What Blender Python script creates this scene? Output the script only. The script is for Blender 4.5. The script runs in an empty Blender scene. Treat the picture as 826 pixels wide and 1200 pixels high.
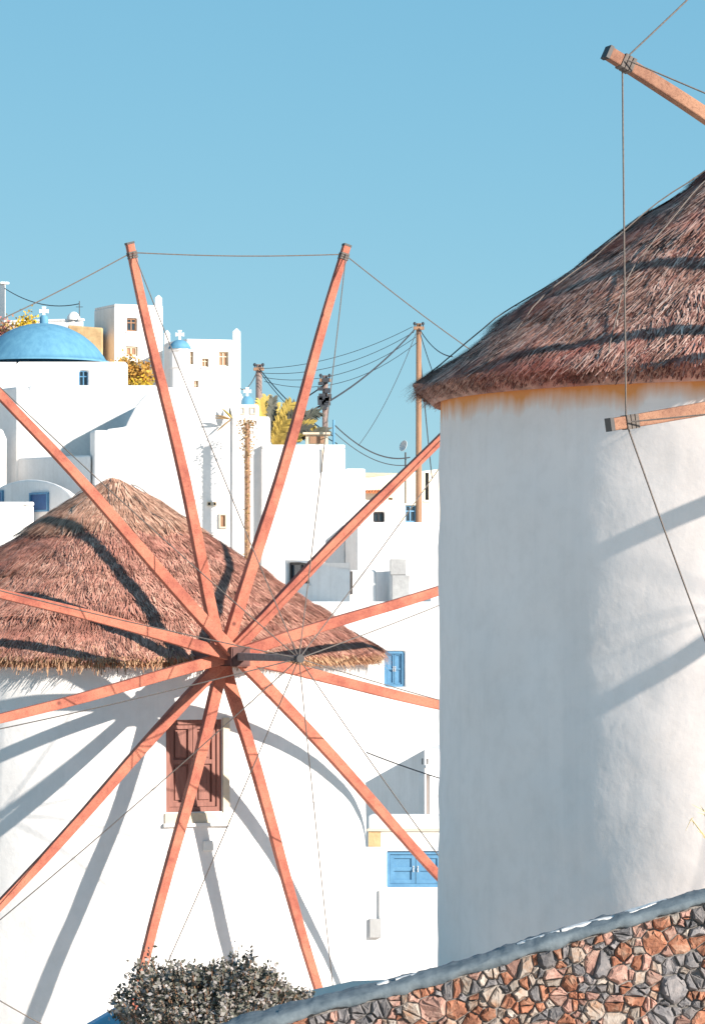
import bpy, bmesh, math, random
from mathutils import Vector, noise
R = math.radians
random.seed(7)

# ------------------------------------------------------------------ camera, sky, sun, exposure
F, CX, HY = 4000.0, 413.0, 720.0            # focal length in photo pixels, centre column, horizon row
SUN_AZ, SUN_EL = 130.5, 22.0                # clockwise from +Y, above horizon
scene = bpy.context.scene
cam = bpy.data.cameras.new("camera"); camo = bpy.data.objects.new("camera", cam)
scene.collection.objects.link(camo); scene.camera = camo
camo.location = (0, 0, 0); camo.rotation_euler = (R(90), 0, 0)
cam.sensor_fit = 'VERTICAL'; cam.sensor_height = 36.0; cam.lens = 36.0 * F / 1200.0
cam.shift_y = (HY - 600.0) / 1200.0
cam.clip_start = 0.1; cam.clip_end = 12000
world = bpy.data.worlds.new("World"); scene.world = world; world.use_nodes = True
wn = world.node_tree; bg = wn.nodes['Background']
sky = wn.nodes.new('ShaderNodeTexSky'); sky.sky_type = 'NISHITA'; sky.sun_disc = False
sky.sun_elevation = R(SUN_EL); sky.sun_rotation = R(SUN_AZ)
sky.air_density = 0.7; sky.dust_density = 0.0; sky.ozone_density = 3.0; sky.altitude = 50
mul = wn.nodes.new('ShaderNodeMix'); mul.data_type = 'RGBA'; mul.blend_type = 'MULTIPLY'
mul.inputs[0].default_value = 1.0; mul.inputs[7].default_value = (0.58, 1.265, 1.79, 1)
sep = wn.nodes.new('ShaderNodeSeparateColor'); com = wn.nodes.new('ShaderNodeCombineColor'); wn.links.new(sky.outputs[0], sep.inputs[0])
for i_, g_ in enumerate((0.60, 0.36, 0.24)):      # evens out the bright horizon
    pw = wn.nodes.new('ShaderNodeMath'); pw.operation = 'POWER'; pw.inputs[1].default_value = g_
    wn.links.new(sep.outputs[i_], pw.inputs[0]); wn.links.new(pw.outputs[0], com.inputs[i_])
wn.links.new(com.outputs[0], mul.inputs[6]); wn.links.new(mul.outputs[2], bg.inputs[0])
bg.inputs[1].default_value = 0.15
sl = bpy.data.lights.new("sun", 'SUN'); sl.energy = 5.0; sl.angle = R(0.6); sl.color = (1.0, 0.93, 0.84)
slo = bpy.data.objects.new("sun", sl); scene.collection.objects.link(slo)
SD = Vector((math.sin(R(SUN_AZ)) * math.cos(R(SUN_EL)), math.cos(R(SUN_AZ)) * math.cos(R(SUN_EL)), math.sin(R(SUN_EL))))
slo.rotation_euler = SD.to_track_quat('Z', 'Y').to_euler(); slo.location = (30, -30, 40)
vs = scene.view_settings; vs.view_transform = 'Standard'; vs.look = 'None'; vs.gamma = 1.0
vs.use_curve_mapping = False; vs.exposure = 0.85

# ------------------------------------------------------------------ helpers
COL = scene.collection
def P(x, y, D): return Vector(((x - CX) / F * D, D, (HY - y) / F * D))
def X(x, D): return (x - CX) / F * D
def Z(y, D): return (HY - y) / F * D
def ray(x, y): return Vector(((x - CX) / F, 1.0, (HY - y) / F))
def on_plane(x, y, p0, n):
    r = ray(x, y); return r * (p0.dot(n) / r.dot(n))

class MB:
    def __init__(s): s.v = []; s.f = []
    def add(s, vs_, fs_):
        b = len(s.v); s.v += [Vector(q) for q in vs_]; s.f += [tuple(i + b for i in f) for f in fs_]; return b
    def hexa(s, q):   # 8 corners: bottom 4 ccw, top 4 ccw
        s.add(q, [(3, 2, 1, 0), (4, 5, 6, 7), (0, 1, 5, 4), (1, 2, 6, 5), (2, 3, 7, 6), (3, 0, 4, 7)])
    def box(s, c, ax, ay, az):  # centre, half vectors
        c = Vector(c)
        s.hexa([c - ax - ay - az, c + ax - ay - az, c + ax + ay - az, c - ax + ay - az,
                c - ax - ay + az, c + ax - ay + az, c + ax + ay + az, c - ax + ay + az])
    def bar(s, a, b, w0, w1, up, w0b=None, w1b=None):   # square timber from a to b
        a = Vector(a); b = Vector(b); d = (b - a).normalized(); side = d.cross(up).normalized(); u = side.cross(d).normalized()
        w0b = w0b or w0; w1b = w1b or w1
        q = []
        for p, w, h in ((a, w0, w0b), (b, w1, w1b)):
            q += [p - side * w / 2 - u * h / 2, p + side * w / 2 - u * h / 2, p + side * w / 2 + u * h / 2, p - side * w / 2 + u * h / 2]
        s.hexa(q)
    def tube(s, pts, r, n=6, r1=None):
        pts = [Vector(p) for p in pts]; m = len(pts); r1 = r if r1 is None else r1; b = len(s.v)
        for i, p in enumerate(pts):
            d = (pts[min(i + 1, m - 1)] - pts[max(i - 1, 0)]).normalized()
            e = Vector((0, 0, 1)) if abs(d.z) < .9 else Vector((1, 0, 0))
            a = d.cross(e).normalized(); c = d.cross(a)
            rr = r + (r1 - r) * i / max(1, m - 1)
            for k in range(n):
                t = 2 * math.pi * k / n; s.v.append(p + a * math.cos(t) * rr + c * math.sin(t) * rr)
        for i in range(m - 1):
            for k in range(n):
                k2 = (k + 1) % n; s.f.append((b + i * n + k, b + i * n + k2, b + (i + 1) * n + k2, b + (i + 1) * n + k))
        s.f.append(tuple(b + k for k in range(n))[::-1]); s.f.append(tuple(b + (m - 1) * n + k for k in range(n)))
    def lathe(s, c, prof, n=32, a0=0, a1=2 * math.pi):   # prof list of (r,z)
        c = Vector(c); b = len(s.v); full = abs(a1 - a0 - 2 * math.pi) < 1e-6; k_ = n if full else n + 1
        for r, z in prof:
            for k in range(k_):
                t = a0 + (a1 - a0) * k / n; s.v.append(c + Vector((math.cos(t) * r, math.sin(t) * r, z)))
        for i in range(len(prof) - 1):
            for k in range(n):
                k2 = (k + 1) % k_; s.f.append((b + i * k_ + k, b + i * k_ + k2, b + (i + 1) * k_ + k2, b + (i + 1) * k_ + k))
    def prism(s, poly, z0, z1s):   # poly list of (x,y) ; z1s scalar or per-vertex
        n = len(poly); z1s = z1s if isinstance(z1s, (list, tuple)) else [z1s] * n
        vs_ = [(x, y, z0) for x, y in poly] + [(poly[i][0], poly[i][1], z1s[i]) for i in range(n)]
        s.add(vs_, [tuple(range(n))[::-1], tuple(range(n, 2 * n))] + [(i, (i + 1) % n, n + (i + 1) % n, n + i) for i in range(n)])

def mk(name, mb, mat, parent=None, base=None, smooth=False, bevel=0, merge=True, weld=1e-4):
    """link one mesh object; mesh built in world coords; parent = root empty / part (its ['o'] world origin)"""
    if parent is not None: o0 = Vector(parent['_o'])
    else:
        o0 = Vector(base) if base is not None else Vector((sum(v.x for v in mb.v) / len(mb.v), sum(v.y for v in mb.v) / len(mb.v), min(v.z for v in mb.v)))
    me = bpy.data.meshes.new(name); me.from_pydata([tuple(v - o0) for v in mb.v], [], mb.f)
    if merge:
        bm = bmesh.new(); bm.from_mesh(me)
        bmesh.ops.remove_doubles(bm, verts=bm.verts, dist=weld)
        bmesh.ops.recalc_face_normals(bm, faces=bm.faces); bm.to_mesh(me); bm.free()
    if smooth:
        for p in me.polygons: p.use_smooth = True
    me.materials.append(mat)
    o = bpy.data.objects.new(name, me); COL.objects.link(o)
    if parent is not None:
        o.parent = parent
    else: o.location = o0
    o['_o'] = tuple(o0)
    if bevel:
        m = o.modifiers.new('soft', 'BEVEL'); m.width = bevel; m.segments = 2; m.limit_method = 'ANGLE'; m.angle_limit = R(35)
        m.harden_normals = False
    return o
def tag(o, label, cat, group=None, kind=None):
    o['label'] = label; o['category'] = cat
    if group: o['group'] = group
    if kind: o['kind'] = kind
    return o
def root(name, loc, label, cat, group=None):
    e = bpy.data.objects.new(name, None); COL.objects.link(e); e.location = loc; e['_o'] = tuple(loc); e.empty_display_size = .2
    return tag(e, label, cat, group)

# ------------------------------------------------------------------ materials
def nmat(name):
    m = bpy.data.materials.new(name); m.use_nodes = True; t = m.node_tree
    return m, t, t.nodes['Principled BSDF']
def N(t, typ, **k):
    n = t.nodes.new(typ)
    for a, b in k.items(): setattr(n, a, b)
    return n
def noise_tex(t, scale, detail=4, rough=.55, vec=None, dist=0.0):
    n = N(t, 'ShaderNodeTexNoise'); n.inputs['Scale'].default_value = scale; n.inputs['Detail'].default_value = detail
    n.inputs['Roughness'].default_value = rough; n.inputs['Distortion'].default_value = dist
    if vec is not None: t.links.new(vec, n.inputs['Vector'])
    return n
def ramp(t, src, stops):
    r = N(t, 'ShaderNodeValToRGB'); e = r.color_ramp.elements
    while len(e) < len(stops): e.new(.5)
    for i, (p, c) in enumerate(stops): e[i].position = p; e[i].color = (c[0], c[1], c[2], 1)
    t.links.new(src, r.inputs[0]); return r
def mixc(t, fac, a, b, mode='MIX'):
    m = N(t, 'ShaderNodeMix'); m.data_type = 'RGBA'; m.blend_type = mode
    for s, v in ((0, fac), (6, a), (7, b)):
        if hasattr(v, 'is_output'): t.links.new(v, m.inputs[s])
        elif isinstance(v, (int, float)): m.inputs[s].default_value = v
        else: m.inputs[s].default_value = (v[0], v[1], v[2], 1)
    return m.outputs[2]
def mathn(t, op, a, b=0.0, clamp=False):
    m = N(t, 'ShaderNodeMath', operation=op); m.use_clamp = clamp
    for i, v in enumerate((a, b)):
        if hasattr(v, 'is_output'): t.links.new(v, m.inputs[i])
        else: m.inputs[i].default_value = v
    return m.outputs[0]
def bump(t, bsdf, src, strength, dist, prev=None):
    b = N(t, 'ShaderNodeBump'); b.inputs['Strength'].default_value = strength; b.inputs['Distance'].default_value = dist
    t.links.new(src, b.inputs['Height'])
    if prev: t.links.new(prev.outputs[0], b.inputs['Normal'])
    t.links.new(b.outputs[0], bsdf.inputs['Normal']); return b
def vecmap(t, scale, kind='Object'):
    c = N(t, 'ShaderNodeTexCoord'); m = N(t, 'ShaderNodeMapping'); m.inputs['Scale'].default_value = scale
    t.links.new(c.outputs[kind], m.inputs[0]); return m.outputs[0]

def plaster(name, c1, c2, grain=1.0, stain=None, streak=None, bs=.35, sk=1.0):
    m, t, b = nmat(name); v = vecmap(t, (1, 1, 1))
    n1 = noise_tex(t, 1.1 * grain, 5, .6, v); n2 = noise_tex(t, 9 * grain, 5, .65, v)
    col = ramp(t, n1.outputs[0], [(.3, c2), (.62, c1)]).outputs[0]
    fine = ramp(t, n2.outputs[0], [(.25, (.9, .89, .88)), (.55, (1, 1, 1))]).outputs[0]
    col = mixc(t, .6, col, fine, 'MULTIPLY')
    if streak:
        vs2 = vecmap(t, (3.2, 3.2, .16)); n3 = noise_tex(t, 1.6, 4, .6, vs2)
        f = ramp(t, n3.outputs[0], [(.52, (0, 0, 0)), (.72, (1, 1, 1))]).outputs[0]
        col = mixc(t, mathn(t, 'MULTIPLY', f, .35 * sk), col, streak)
    if stain:  # (z_top local, colour)
        zt, sc = stain
        sx = N(t, 'ShaderNodeSeparateXYZ'); c = N(t, 'ShaderNodeTexCoord'); t.links.new(c.outputs['Object'], sx.inputs[0])
        n4 = noise_tex(t, 1.0, 4, .6, vecmap(t, (5, 5, .9))); n5 = noise_tex(t, 2.3, 3, .6, v)
        d = mathn(t, 'SUBTRACT', zt, sx.outputs['Z'])
        reach = mathn(t, 'ADD', mathn(t, 'MULTIPLY', n4.outputs[0], .26), mathn(t, 'MULTIPLY', n5.outputs[0], .16))
        f = mathn(t, 'MULTIPLY', mathn(t, 'SUBTRACT', reach, d), 7.0, True)
        col = mixc(t, mathn(t, 'MULTIPLY', f, .95), col, sc)
        # faint rusty weeps further down
        f2 = mathn(t, 'MULTIPLY', mathn(t, 'SUBTRACT', mathn(t, 'MULTIPLY', n4.outputs[0], 1.0), d), 1.0, True)
        col = mixc(t, mathn(t, 'MULTIPLY', f2, .25), col, (.55, .38, .22))
    t.links.new(col, b.inputs['Base Color']); b.inputs['Roughness'].default_value = .88
    b.inputs['Specular IOR Level'].default_value = .2
    b1 = bump(t, b, n1.outputs[0], bs, .06); bump(t, b, n2.outputs[0], bs, .012, b1)
    return m
M = {}
M['white'] = plaster('whitewash', (.81, .775, .75), (.72, .685, .66), streak=(.60, .56, .52))
M['white_warm'] = plaster('whitewash_warm', (.80, .77, .72), (.72, .69, .64))
M['white_old'] = plaster('whitewash_weathered', (.72, .71, .69), (.58, .57, .56), 1.6)
M['mill'] = plaster('mill_whitewash', (.79, .755, .73), (.70, .665, .64), .9, streak=(.6, .58, .56))
M['cream'] = plaster('cream_plaster', (.80, .71, .56), (.74, .64, .49))
M['ochre'] = plaster('ochre_stone', (.62, .42, .22), (.42, .27, .14), 2.5)
M['tan'] = plaster('bare_plaster', (.66, .56, .42), (.58, .47, .34), 2)
M['cement'] = plaster('grey_cement', (.42, .41, .40), (.32, .31, .31), 2)
def simple(name, c, rough=.6, c2=None, scale=8, metallic=0, bs=.2, bd=.01, stretch=(1, 1, 1)):
    m, t, b = nmat(name); v = vecmap(t, stretch); n = noise_tex(t, scale, 5, .6, v)
    c2 = c2 or tuple(q * .8 for q in c)
    t.links.new(ramp(t, n.outputs[0], [(.32, c2), (.65, c)]).outputs[0], b.inputs['Base Color'])
    b.inputs['Roughness'].default_value = rough; b.inputs['Metallic'].default_value = metallic
    if bs: bump(t, b, n.outputs[0], bs, bd)
    return m
M['dome'] = simple('dome_blue_paint', (.115, .29, .41), .75, (.08, .225, .345), 2.2, stretch=(2.2, 2.2, .5), bs=.4, bd=.03)
M['blue'] = simple('blue_shutter_paint', (.11, .265, .42), .55, (.075, .20, .34), 6)
M['blue_dark'] = simple('dark_blue_paint', (.03, .10, .26), .5)
M['pale_blue'] = simple('pale_blue_paint', (.16, .40, .58), .6)
M['glass'] = simple('dark_glass', (.03, .045, .06), .12, bs=0)
M['dark'] = simple('dark_opening', (.04, .035, .035), .8)
M['iron'] = simple('blackened_iron', (.035, .03, .03), .55)
M['rope'] = simple('weathered_rope', (.16, .13, .11), .9, (.09, .075, .07), 60)
M['cable'] = simple('cable', (.03, .035, .045), .7, bs=0)
M['brown'] = simple('red_brown_shutter', (.29, .12, .09), .7, (.19, .075, .055), 5, stretch=(6, 6, .6))
M['postwood'] = simple('pole_wood', (.34, .19, .11), .85, (.22, .12, .075), 4, stretch=(4, 4, .3))
M['greywood'] = simple('grey_wood', (.30, .22, .19), .8, (.16, .11, .10), 5, stretch=(5, 5, 5))
M['hubwood'] = simple('dark_red_hub_timber', (.13, .045, .035), .7, (.07, .03, .025), 6)
M['coping'] = simple('blue_grey_coping', (.15, .18, .20), .95, (.075, .10, .12), 9, bs=.5, bd=.02)
M['mortar'] = simple('grey_mortar', (.27, .245, .225), .95, (.15, .135, .125), 14, bs=.8, bd=.03)
M['earth'] = simple('dry_earth', (.78, .66, .57), .95, (.70, .58, .49), .6, bs=.5, bd=.1)  # unseen ground, made very pale and warm to bounce fill light
M['tile'] = simple('orange_tile', (.50, .16, .06), .8)
def timber(name, c1, c2, dark):
    m, t, b = nmat(name)
    c = N(t, 'ShaderNodeTexCoord'); v = vecmap(t, (1, 1, 1))
    n1 = noise_tex(t, 2.2, 7, .7, v); n2 = noise_tex(t, 34, 5, .7, v, 2.5)
    col = ramp(t, n1.outputs[0], [(.36, c2), (.58, c1)]).outputs[0]
    col = mixc(t, .8, col, ramp(t, n2.outputs[0], [(.34, (.50, .45, .43)), (.5, (1, 1, 1))]).outputs[0], 'MULTIPLY')
    vo = N(t, 'ShaderNodeTexVoronoi'); vo.inputs['Scale'].default_value = 3.2; t.links.new(v, vo.inputs['Vector'])
    kn = ramp(t, vo.outputs['Distance'], [(.05, (1, 1, 1)), (.12, (0, 0, 0))]).outputs[0]
    col = mixc(t, mathn(t, 'MULTIPLY', kn, .8), col, dark)
    t.links.new(col, b.inputs['Base Color']); b.inputs['Roughness'].default_value = .75; b.inputs['Specular IOR Level'].default_value = .25
    bump(t, b, n2.outputs[0], .5, .01); return m
M['spoke'] = timber('spoke_timber', (.52, .175, .11), (.30, .085, .06), (.10, .035, .03))
M['spoke_pale'] = timber('weathered_spoke_timber', (.38, .20, .125), (.22, .105, .07), (.07, .035, .03))
def straw(name, cols, patch):
    m, t, b = nmat(name); g = N(t, 'ShaderNodeNewGeometry'); v = vecmap(t, (1, 1, 1))
    n1 = noise_tex(t, 1.3, 4, .6, v); n2 = noise_tex(t, 6, 4, .7, v)
    base = ramp(t, g.outputs['Random Per Island'], [(i / (len(cols) - 1), c) for i, c in enumerate(cols)]).outputs[0]
    f = ramp(t, n1.outputs[0], [(.48, (0, 0, 0)), (.66, (1, 1, 1))]).outputs[0]
    base = mixc(t, mathn(t, 'MULTIPLY', f, .7), base, patch)
    base = mixc(t, .8, base, ramp(t, n2.outputs[0], [(.36, (.42, .38, .37)), (.56, (1.05, 1, 1))]).outputs[0], 'MULTIPLY')
    t.links.new(base, b.inputs['Base Color']); b.inputs['Roughness'].default_value = .9; b.inputs['Specular IOR Level'].default_value = .15
    return m
M['straw_l'] = straw('reddish_thatch', [(.24, .105, .08), (.44, .21, .155), (.56, .29, .21), (.70, .41, .30)], (.42, .175, .13))
M['straw_r'] = straw('weathered_thatch', [(.12, .06, .05), (.36, .19, .15), (.60, .37, .29), (.80, .57, .46)], (.40, .11, .08))
M['straw_cap'] = straw('newer_thatch', [(.26, .13, .09), (.50, .28, .19), (.62, .38, .27), (.72, .48, .35)], (.50, .27, .18))
M['fringe'] = straw('pale_straw', [(.30, .15, .09), (.52, .31, .18), (.68, .46, .28)], (.44, .21, .12))
def leafmat(name, cols):
    m, t, b = nmat(name); g = N(t, 'ShaderNodeNewGeometry')
    base = ramp(t, g.outputs['Random Per Island'], [(i / (len(cols) - 1), c) for i, c in enumerate(cols)]).outputs[0]
    t.links.new(base, b.inputs['Base Color']); b.inputs['Roughness'].default_value = .7; b.inputs['Specular IOR Level'].default_value = .25
    return m
M['leaf_grey'] = leafmat('grey_green_leaf', [(.06, .062, .045), (.14, .135, .105), (.25, .225, .20), (.38, .34, .33)])
M['leaf_orange'] = leafmat('orange_leaf', [(.16, .09, .02), (.45, .24, .05), (.62, .30, .06), (.30, .24, .06)])
M['leaf_pink'] = leafmat('pink_flower', [(.30, .10, .10), (.55, .22, .20), (.5, .32, .12), (.2, .18, .08)])
M['leaf_yellow'] = leafmat('yellow_flower', [(.45, .28, .02), (.62, .40, .03), (.30, .24, .05)])
M['frond_y'] = simple('yellow_frond', (.52, .36, .07), .6, (.34, .25, .06), 3)
M['dry_grass'] = simple('dry_grass', (.72, .56, .26), .8, (.55, .42, .2), 5)
M['frond_d'] = simple('dark_frond', (.075, .08, .06), .6, (.12, .11, .09), 3)
M['frond_o'] = simple('dry_frond', (.45, .28, .12), .7, (.3, .18, .08), 3)
def stonemat(name, c1, c2, c3):
    m, t, b = nmat(name); v = vecmap(t, (1, 1, 1)); oi = N(t, 'ShaderNodeObjectInfo')
    vm = N(t, 'ShaderNodeVectorMath', operation='ADD'); t.links.new(v, vm.inputs[0])
    cx = N(t, 'ShaderNodeCombineXYZ'); t.links.new(mathn(t, 'MULTIPLY', oi.outputs['Random'], 50.0), cx.inputs[0]); t.links.new(cx.outputs[0], vm.inputs[1])
    n1 = noise_tex(t, 9, 6, .65, vm.outputs[0]); n2 = noise_tex(t, 45, 4, .65, vm.outputs[0])
    col = ramp(t, n1.outputs[0], [(.3, c2), (.5, c1), (.68, c3)]).outputs[0]
    br = mathn(t, 'ADD', mathn(t, 'MULTIPLY', oi.outputs['Random'], .5), .58)
    cb = N(t, 'ShaderNodeCombineXYZ')
    for i in range(3): t.links.new(br, cb.inputs[i])
    col = mixc(t, 1.0, col, cb.outputs[0], 'MULTIPLY')
    t.links.new(col, b.inputs['Base Color']); b.inputs['Roughness'].default_value = .9; b.inputs['Specular IOR Level'].default_value = .2
    b1 = bump(t, b, n1.outputs[0], .8, .03); bump(t, b, n2.outputs[0], .5, .006, b1); return m
ST = [stonemat('slate_stone', (.21, .195, .195), (.115, .11, .12), (.32, .28, .27)),
      stonemat('rust_stone', (.38, .16, .095), (.20, .095, .07), (.50, .31, .22)),
      stonemat('cream_stone', (.38, .31, .26), (.34, .17, .09), (.50, .44, .39)),
      stonemat('pink_stone', (.42, .24, .19), (.24, .14, .12), (.54, .38, .31))]

# ------------------------------------------------------------------ terrain
TP = [(-400, -1.7), (7, -1.7), (17, -2.95), (20.4, -2.75), (26, -2.75), (38, -5.6), (56, -9.6), (66, -9.6), (90, -4.5), (105, -1), (125, 2), (145, 4), (165, 4), (230, -12), (9000, -12)]  # level behind the stone wall raised to bounce light onto the mill foot
def sst(a, b, v):
    q = max(0, min(1, (v - a) / (b - a))); return q * q * (3 - 2 * q)
def ground(x, y):
    z = TP[-1][1]
    for (a, za), (b, zb) in zip(TP, TP[1:]):
        if y <= b:
            z = za + (zb - za) * max(0, (y - a)) / (b - a); break
    if 19 < y < 34: z -= .55 * sst(-.4, 1.6, -x) * sst(19, 21, y) * (1 - sst(29, 34, y))
    if 90 < y < 240: z += 4 * sst(2, 9, -x) * sst(92, 130, y) * (1 - sst(165, 235, y))
    return z + (.12 * noise.noise(Vector((x * .3, y * .3, 0))) if y > 12 else 0)
mb = MB()
xs = [-6000, -1500, -400, -150, -80] + [-50 + 2 * i for i in range(51)] + [80, 150, 400, 1500, 6000]
ys = [-4000, -800, -200, -60, -20, -5] + [2 * i for i in range(0, 125)] + [280, 340, 500, 900, 2000, 5000, 9000]
for y in ys:
    for x in xs: mb.v.append(Vector((x, y, ground(x, y))))
for j in range(len(ys) - 1):
    for i in range(len(xs) - 1):
        a = j * len(xs) + i; mb.f.append((a, a + 1, a + 1 + len(xs), a + len(xs)))
g = mk('ground', mb, M['earth'], base=(0, 0, 0), smooth=True, merge=False); g['kind'] = 'structure'

# ------------------------------------------------------------------ houses
def face_frame(p, q):    # p,q world xy of a wall (left to right seen from outside)
    p = Vector((p[0], p[1], 0)); q = Vector((q[0], q[1], 0)); u = (q - p).normalized(); n = Vector((u.y, -u.x, 0))
    return p, u, n, (q - p).length
def prism_open(mb, poly, z0, zt, opens):
    """poly ccw from above seen as left->right on visible faces; opens {face: [(u0,u1,za,zb,depth)]}; zt scalar or list"""
    n = len(poly); zl = zt if isinstance(zt, list) else [zt] * n
    mb.add([(poly[i][0], poly[i][1], zl[i]) for i in range(n)], [tuple(range(n))])
    for i in range(n):
        a, b = poly[i], poly[(i + 1) % n]; za, zb_ = zl[i], zl[(i + 1) % n]
        p, u, nn, L = face_frame(a, b); op = opens.get(i, [])
        if not op:
            mb.add([(a[0], a[1], z0), (b[0], b[1], z0), (b[0], b[1], zb_), (a[0], a[1], za)], [(0, 1, 2, 3)]); continue
        us = sorted(set([0, L] + [o[0] for o in op] + [o[1] for o in op])); zs = sorted(set([z0] + [o[2] for o in op] + [o[3] for o in op]))
        def pt(uu, z): return (p.x + u.x * uu, p.y + u.y * uu, z)
        top = lambda uu: za + (zb_ - za) * uu / L
        for k in range(len(us) - 1):
            ua, ub = us[k], us[k + 1]; um = (ua + ub) / 2
            for j in range(len(zs)):
                zc = zs[j]
                if j + 1 < len(zs):
                    zd = zs[j + 1]
                    if any(o[0] < um < o[1] and o[2] < (zc + zd) / 2 < o[3] for o in op): continue
                    mb.add([pt(ua, zc), pt(ub, zc), pt(ub, zd), pt(ua, zd)], [(0, 1, 2, 3)])
                else:
                    mb.add([pt(ua, zc), pt(ub, zc), pt(ub, top(ub)), pt(ua, top(ua))], [(0, 1, 2, 3)])
        for (u0, u1, zc, zd, dp) in op:
            fr = [Vector(pt(u0, zc)), Vector(pt(u1, zc)), Vector(pt(u1, zd)), Vector(pt(u0, zd))]; bk = [q - nn * dp for q in fr]
            mb.add(fr + bk, [(0, 1, 5, 4), (1, 2, 6, 5), (2, 3, 7, 6), (3, 0, 4, 7), (4, 5, 6, 7)])

def panel(mb, p, u, n, u0, u1, z0, z1, d0, d1):   # slab between wall offsets d0 (back) and d1 (front) along n
    q = []
    for z in (z0, z1):
        q += [p + u * u0 + n * d1, p + u * u1 + n * d1, p + u * u1 + n * d0, p + u * u0 + n * d0]
        for k in range(-4, 0): q[k] = Vector((q[k].x, q[k].y, z))
    mb.hexa(q)

def window(parent, fr, o, kind):
    p, u, n, L = fr; u0, u1, z0, z1, dp = o; w = u1 - u0; h = z1 - z0; b = min(.07, w * .13); back = -dp + .004
    if kind == 'shutter':
        mb = MB()
        for (a, c) in ((u0, u0 + b), (u1 - b, u1)): panel(mb, p, u, n, a, c, z0, z1, back, back + .09)
        panel(mb, p, u, n, u0 + b, u1 - b, z0, z0 + b, back, back + .09); panel(mb, p, u, n, u0 + b, u1 - b, z1 - b, z1, back, back + .09)
        wf = mk('window_frame', mb, M['blue'], parent)
        um = (u0 + u1) / 2
        for (a, c) in ((u0 + b + .004, um - .006), (um + .006, u1 - b - .004)):
            mb = MB(); panel(mb, p, u, n, a, c, z0 + b + .004, z1 - b - .004, back, back + .03)
            s = min(.08, (c - a) * .2); zz = (z0 + z1) / 2
            for (e, f_) in ((a, a + s), (c - s, c)): panel(mb, p, u, n, e, f_, z0 + b + .004, z1 - b - .004, back + .028, back + .06)
            for zc in (z0 + b + .004, zz - s / 2, z1 - b - .004 - s): panel(mb, p, u, n, a + s, c - s, zc, zc + s, back + .028, back + .058)
            sh = mk('shutter', mb, M['blue'], parent, merge=False)
            k = MB(); kx = c - s / 2 if a < um - .01 and c < um else a + s / 2
            k.tube([p + u * kx + n * (back + .058) + Vector((0, 0, zz - .06)), p + u * kx + n * (back + .10) + Vector((0, 0, zz)), p + u * kx + n * (back + .058) + Vector((0, 0, zz + .06))], .012, 5)
            mk('handle', k, M['white'], sh, merge=False)
        return
    fm = {'blue': M['blue'], 'tan': M['tan'], 'brown': M['postwood'], 'dark': M['iron'], 'white': M['white_old']}[kind]
    mb = MB()
    for (a, c) in ((u0, u0 + b), (u1 - b, u1)): panel(mb, p, u, n, a, c, z0, z1, back, back + .06)
    for (a, c) in ((z0, z0 + b), (z1 - b, z1)): panel(mb, p, u, n, u0 + b, u1 - b, a, c, back, back + .06)
    if h > w * 1.15:
        panel(mb, p, u, n, u0 + b, u1 - b, z0 + h * .62, z0 + h * .62 + b * .8, back + .005, back + .055)
    panel(mb, p, u, n, (u0 + u1) / 2 - b * .4, (u0 + u1) / 2 + b * .4, z0 + b, z1 - b, back + .008, back + .05)
    w_ = mk('window', mb, fm, parent, merge=False)
    mb = MB(); panel(mb, p, u, n, u0 + b * .5, u1 - b * .5, z0 + b * .5, z1 - b * .5, back, back + .02)
    mk('pane', mb, M['glass'] if kind != 'tan' else M['postwood'], w_, merge=False)
    mb = MB(); panel(mb, p, u, n, u0 - .05, u1 + .05, z0 - .07, z0 - .005, -.002, .05)
    mk('sill', mb, M['white'], w_, merge=False)

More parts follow.
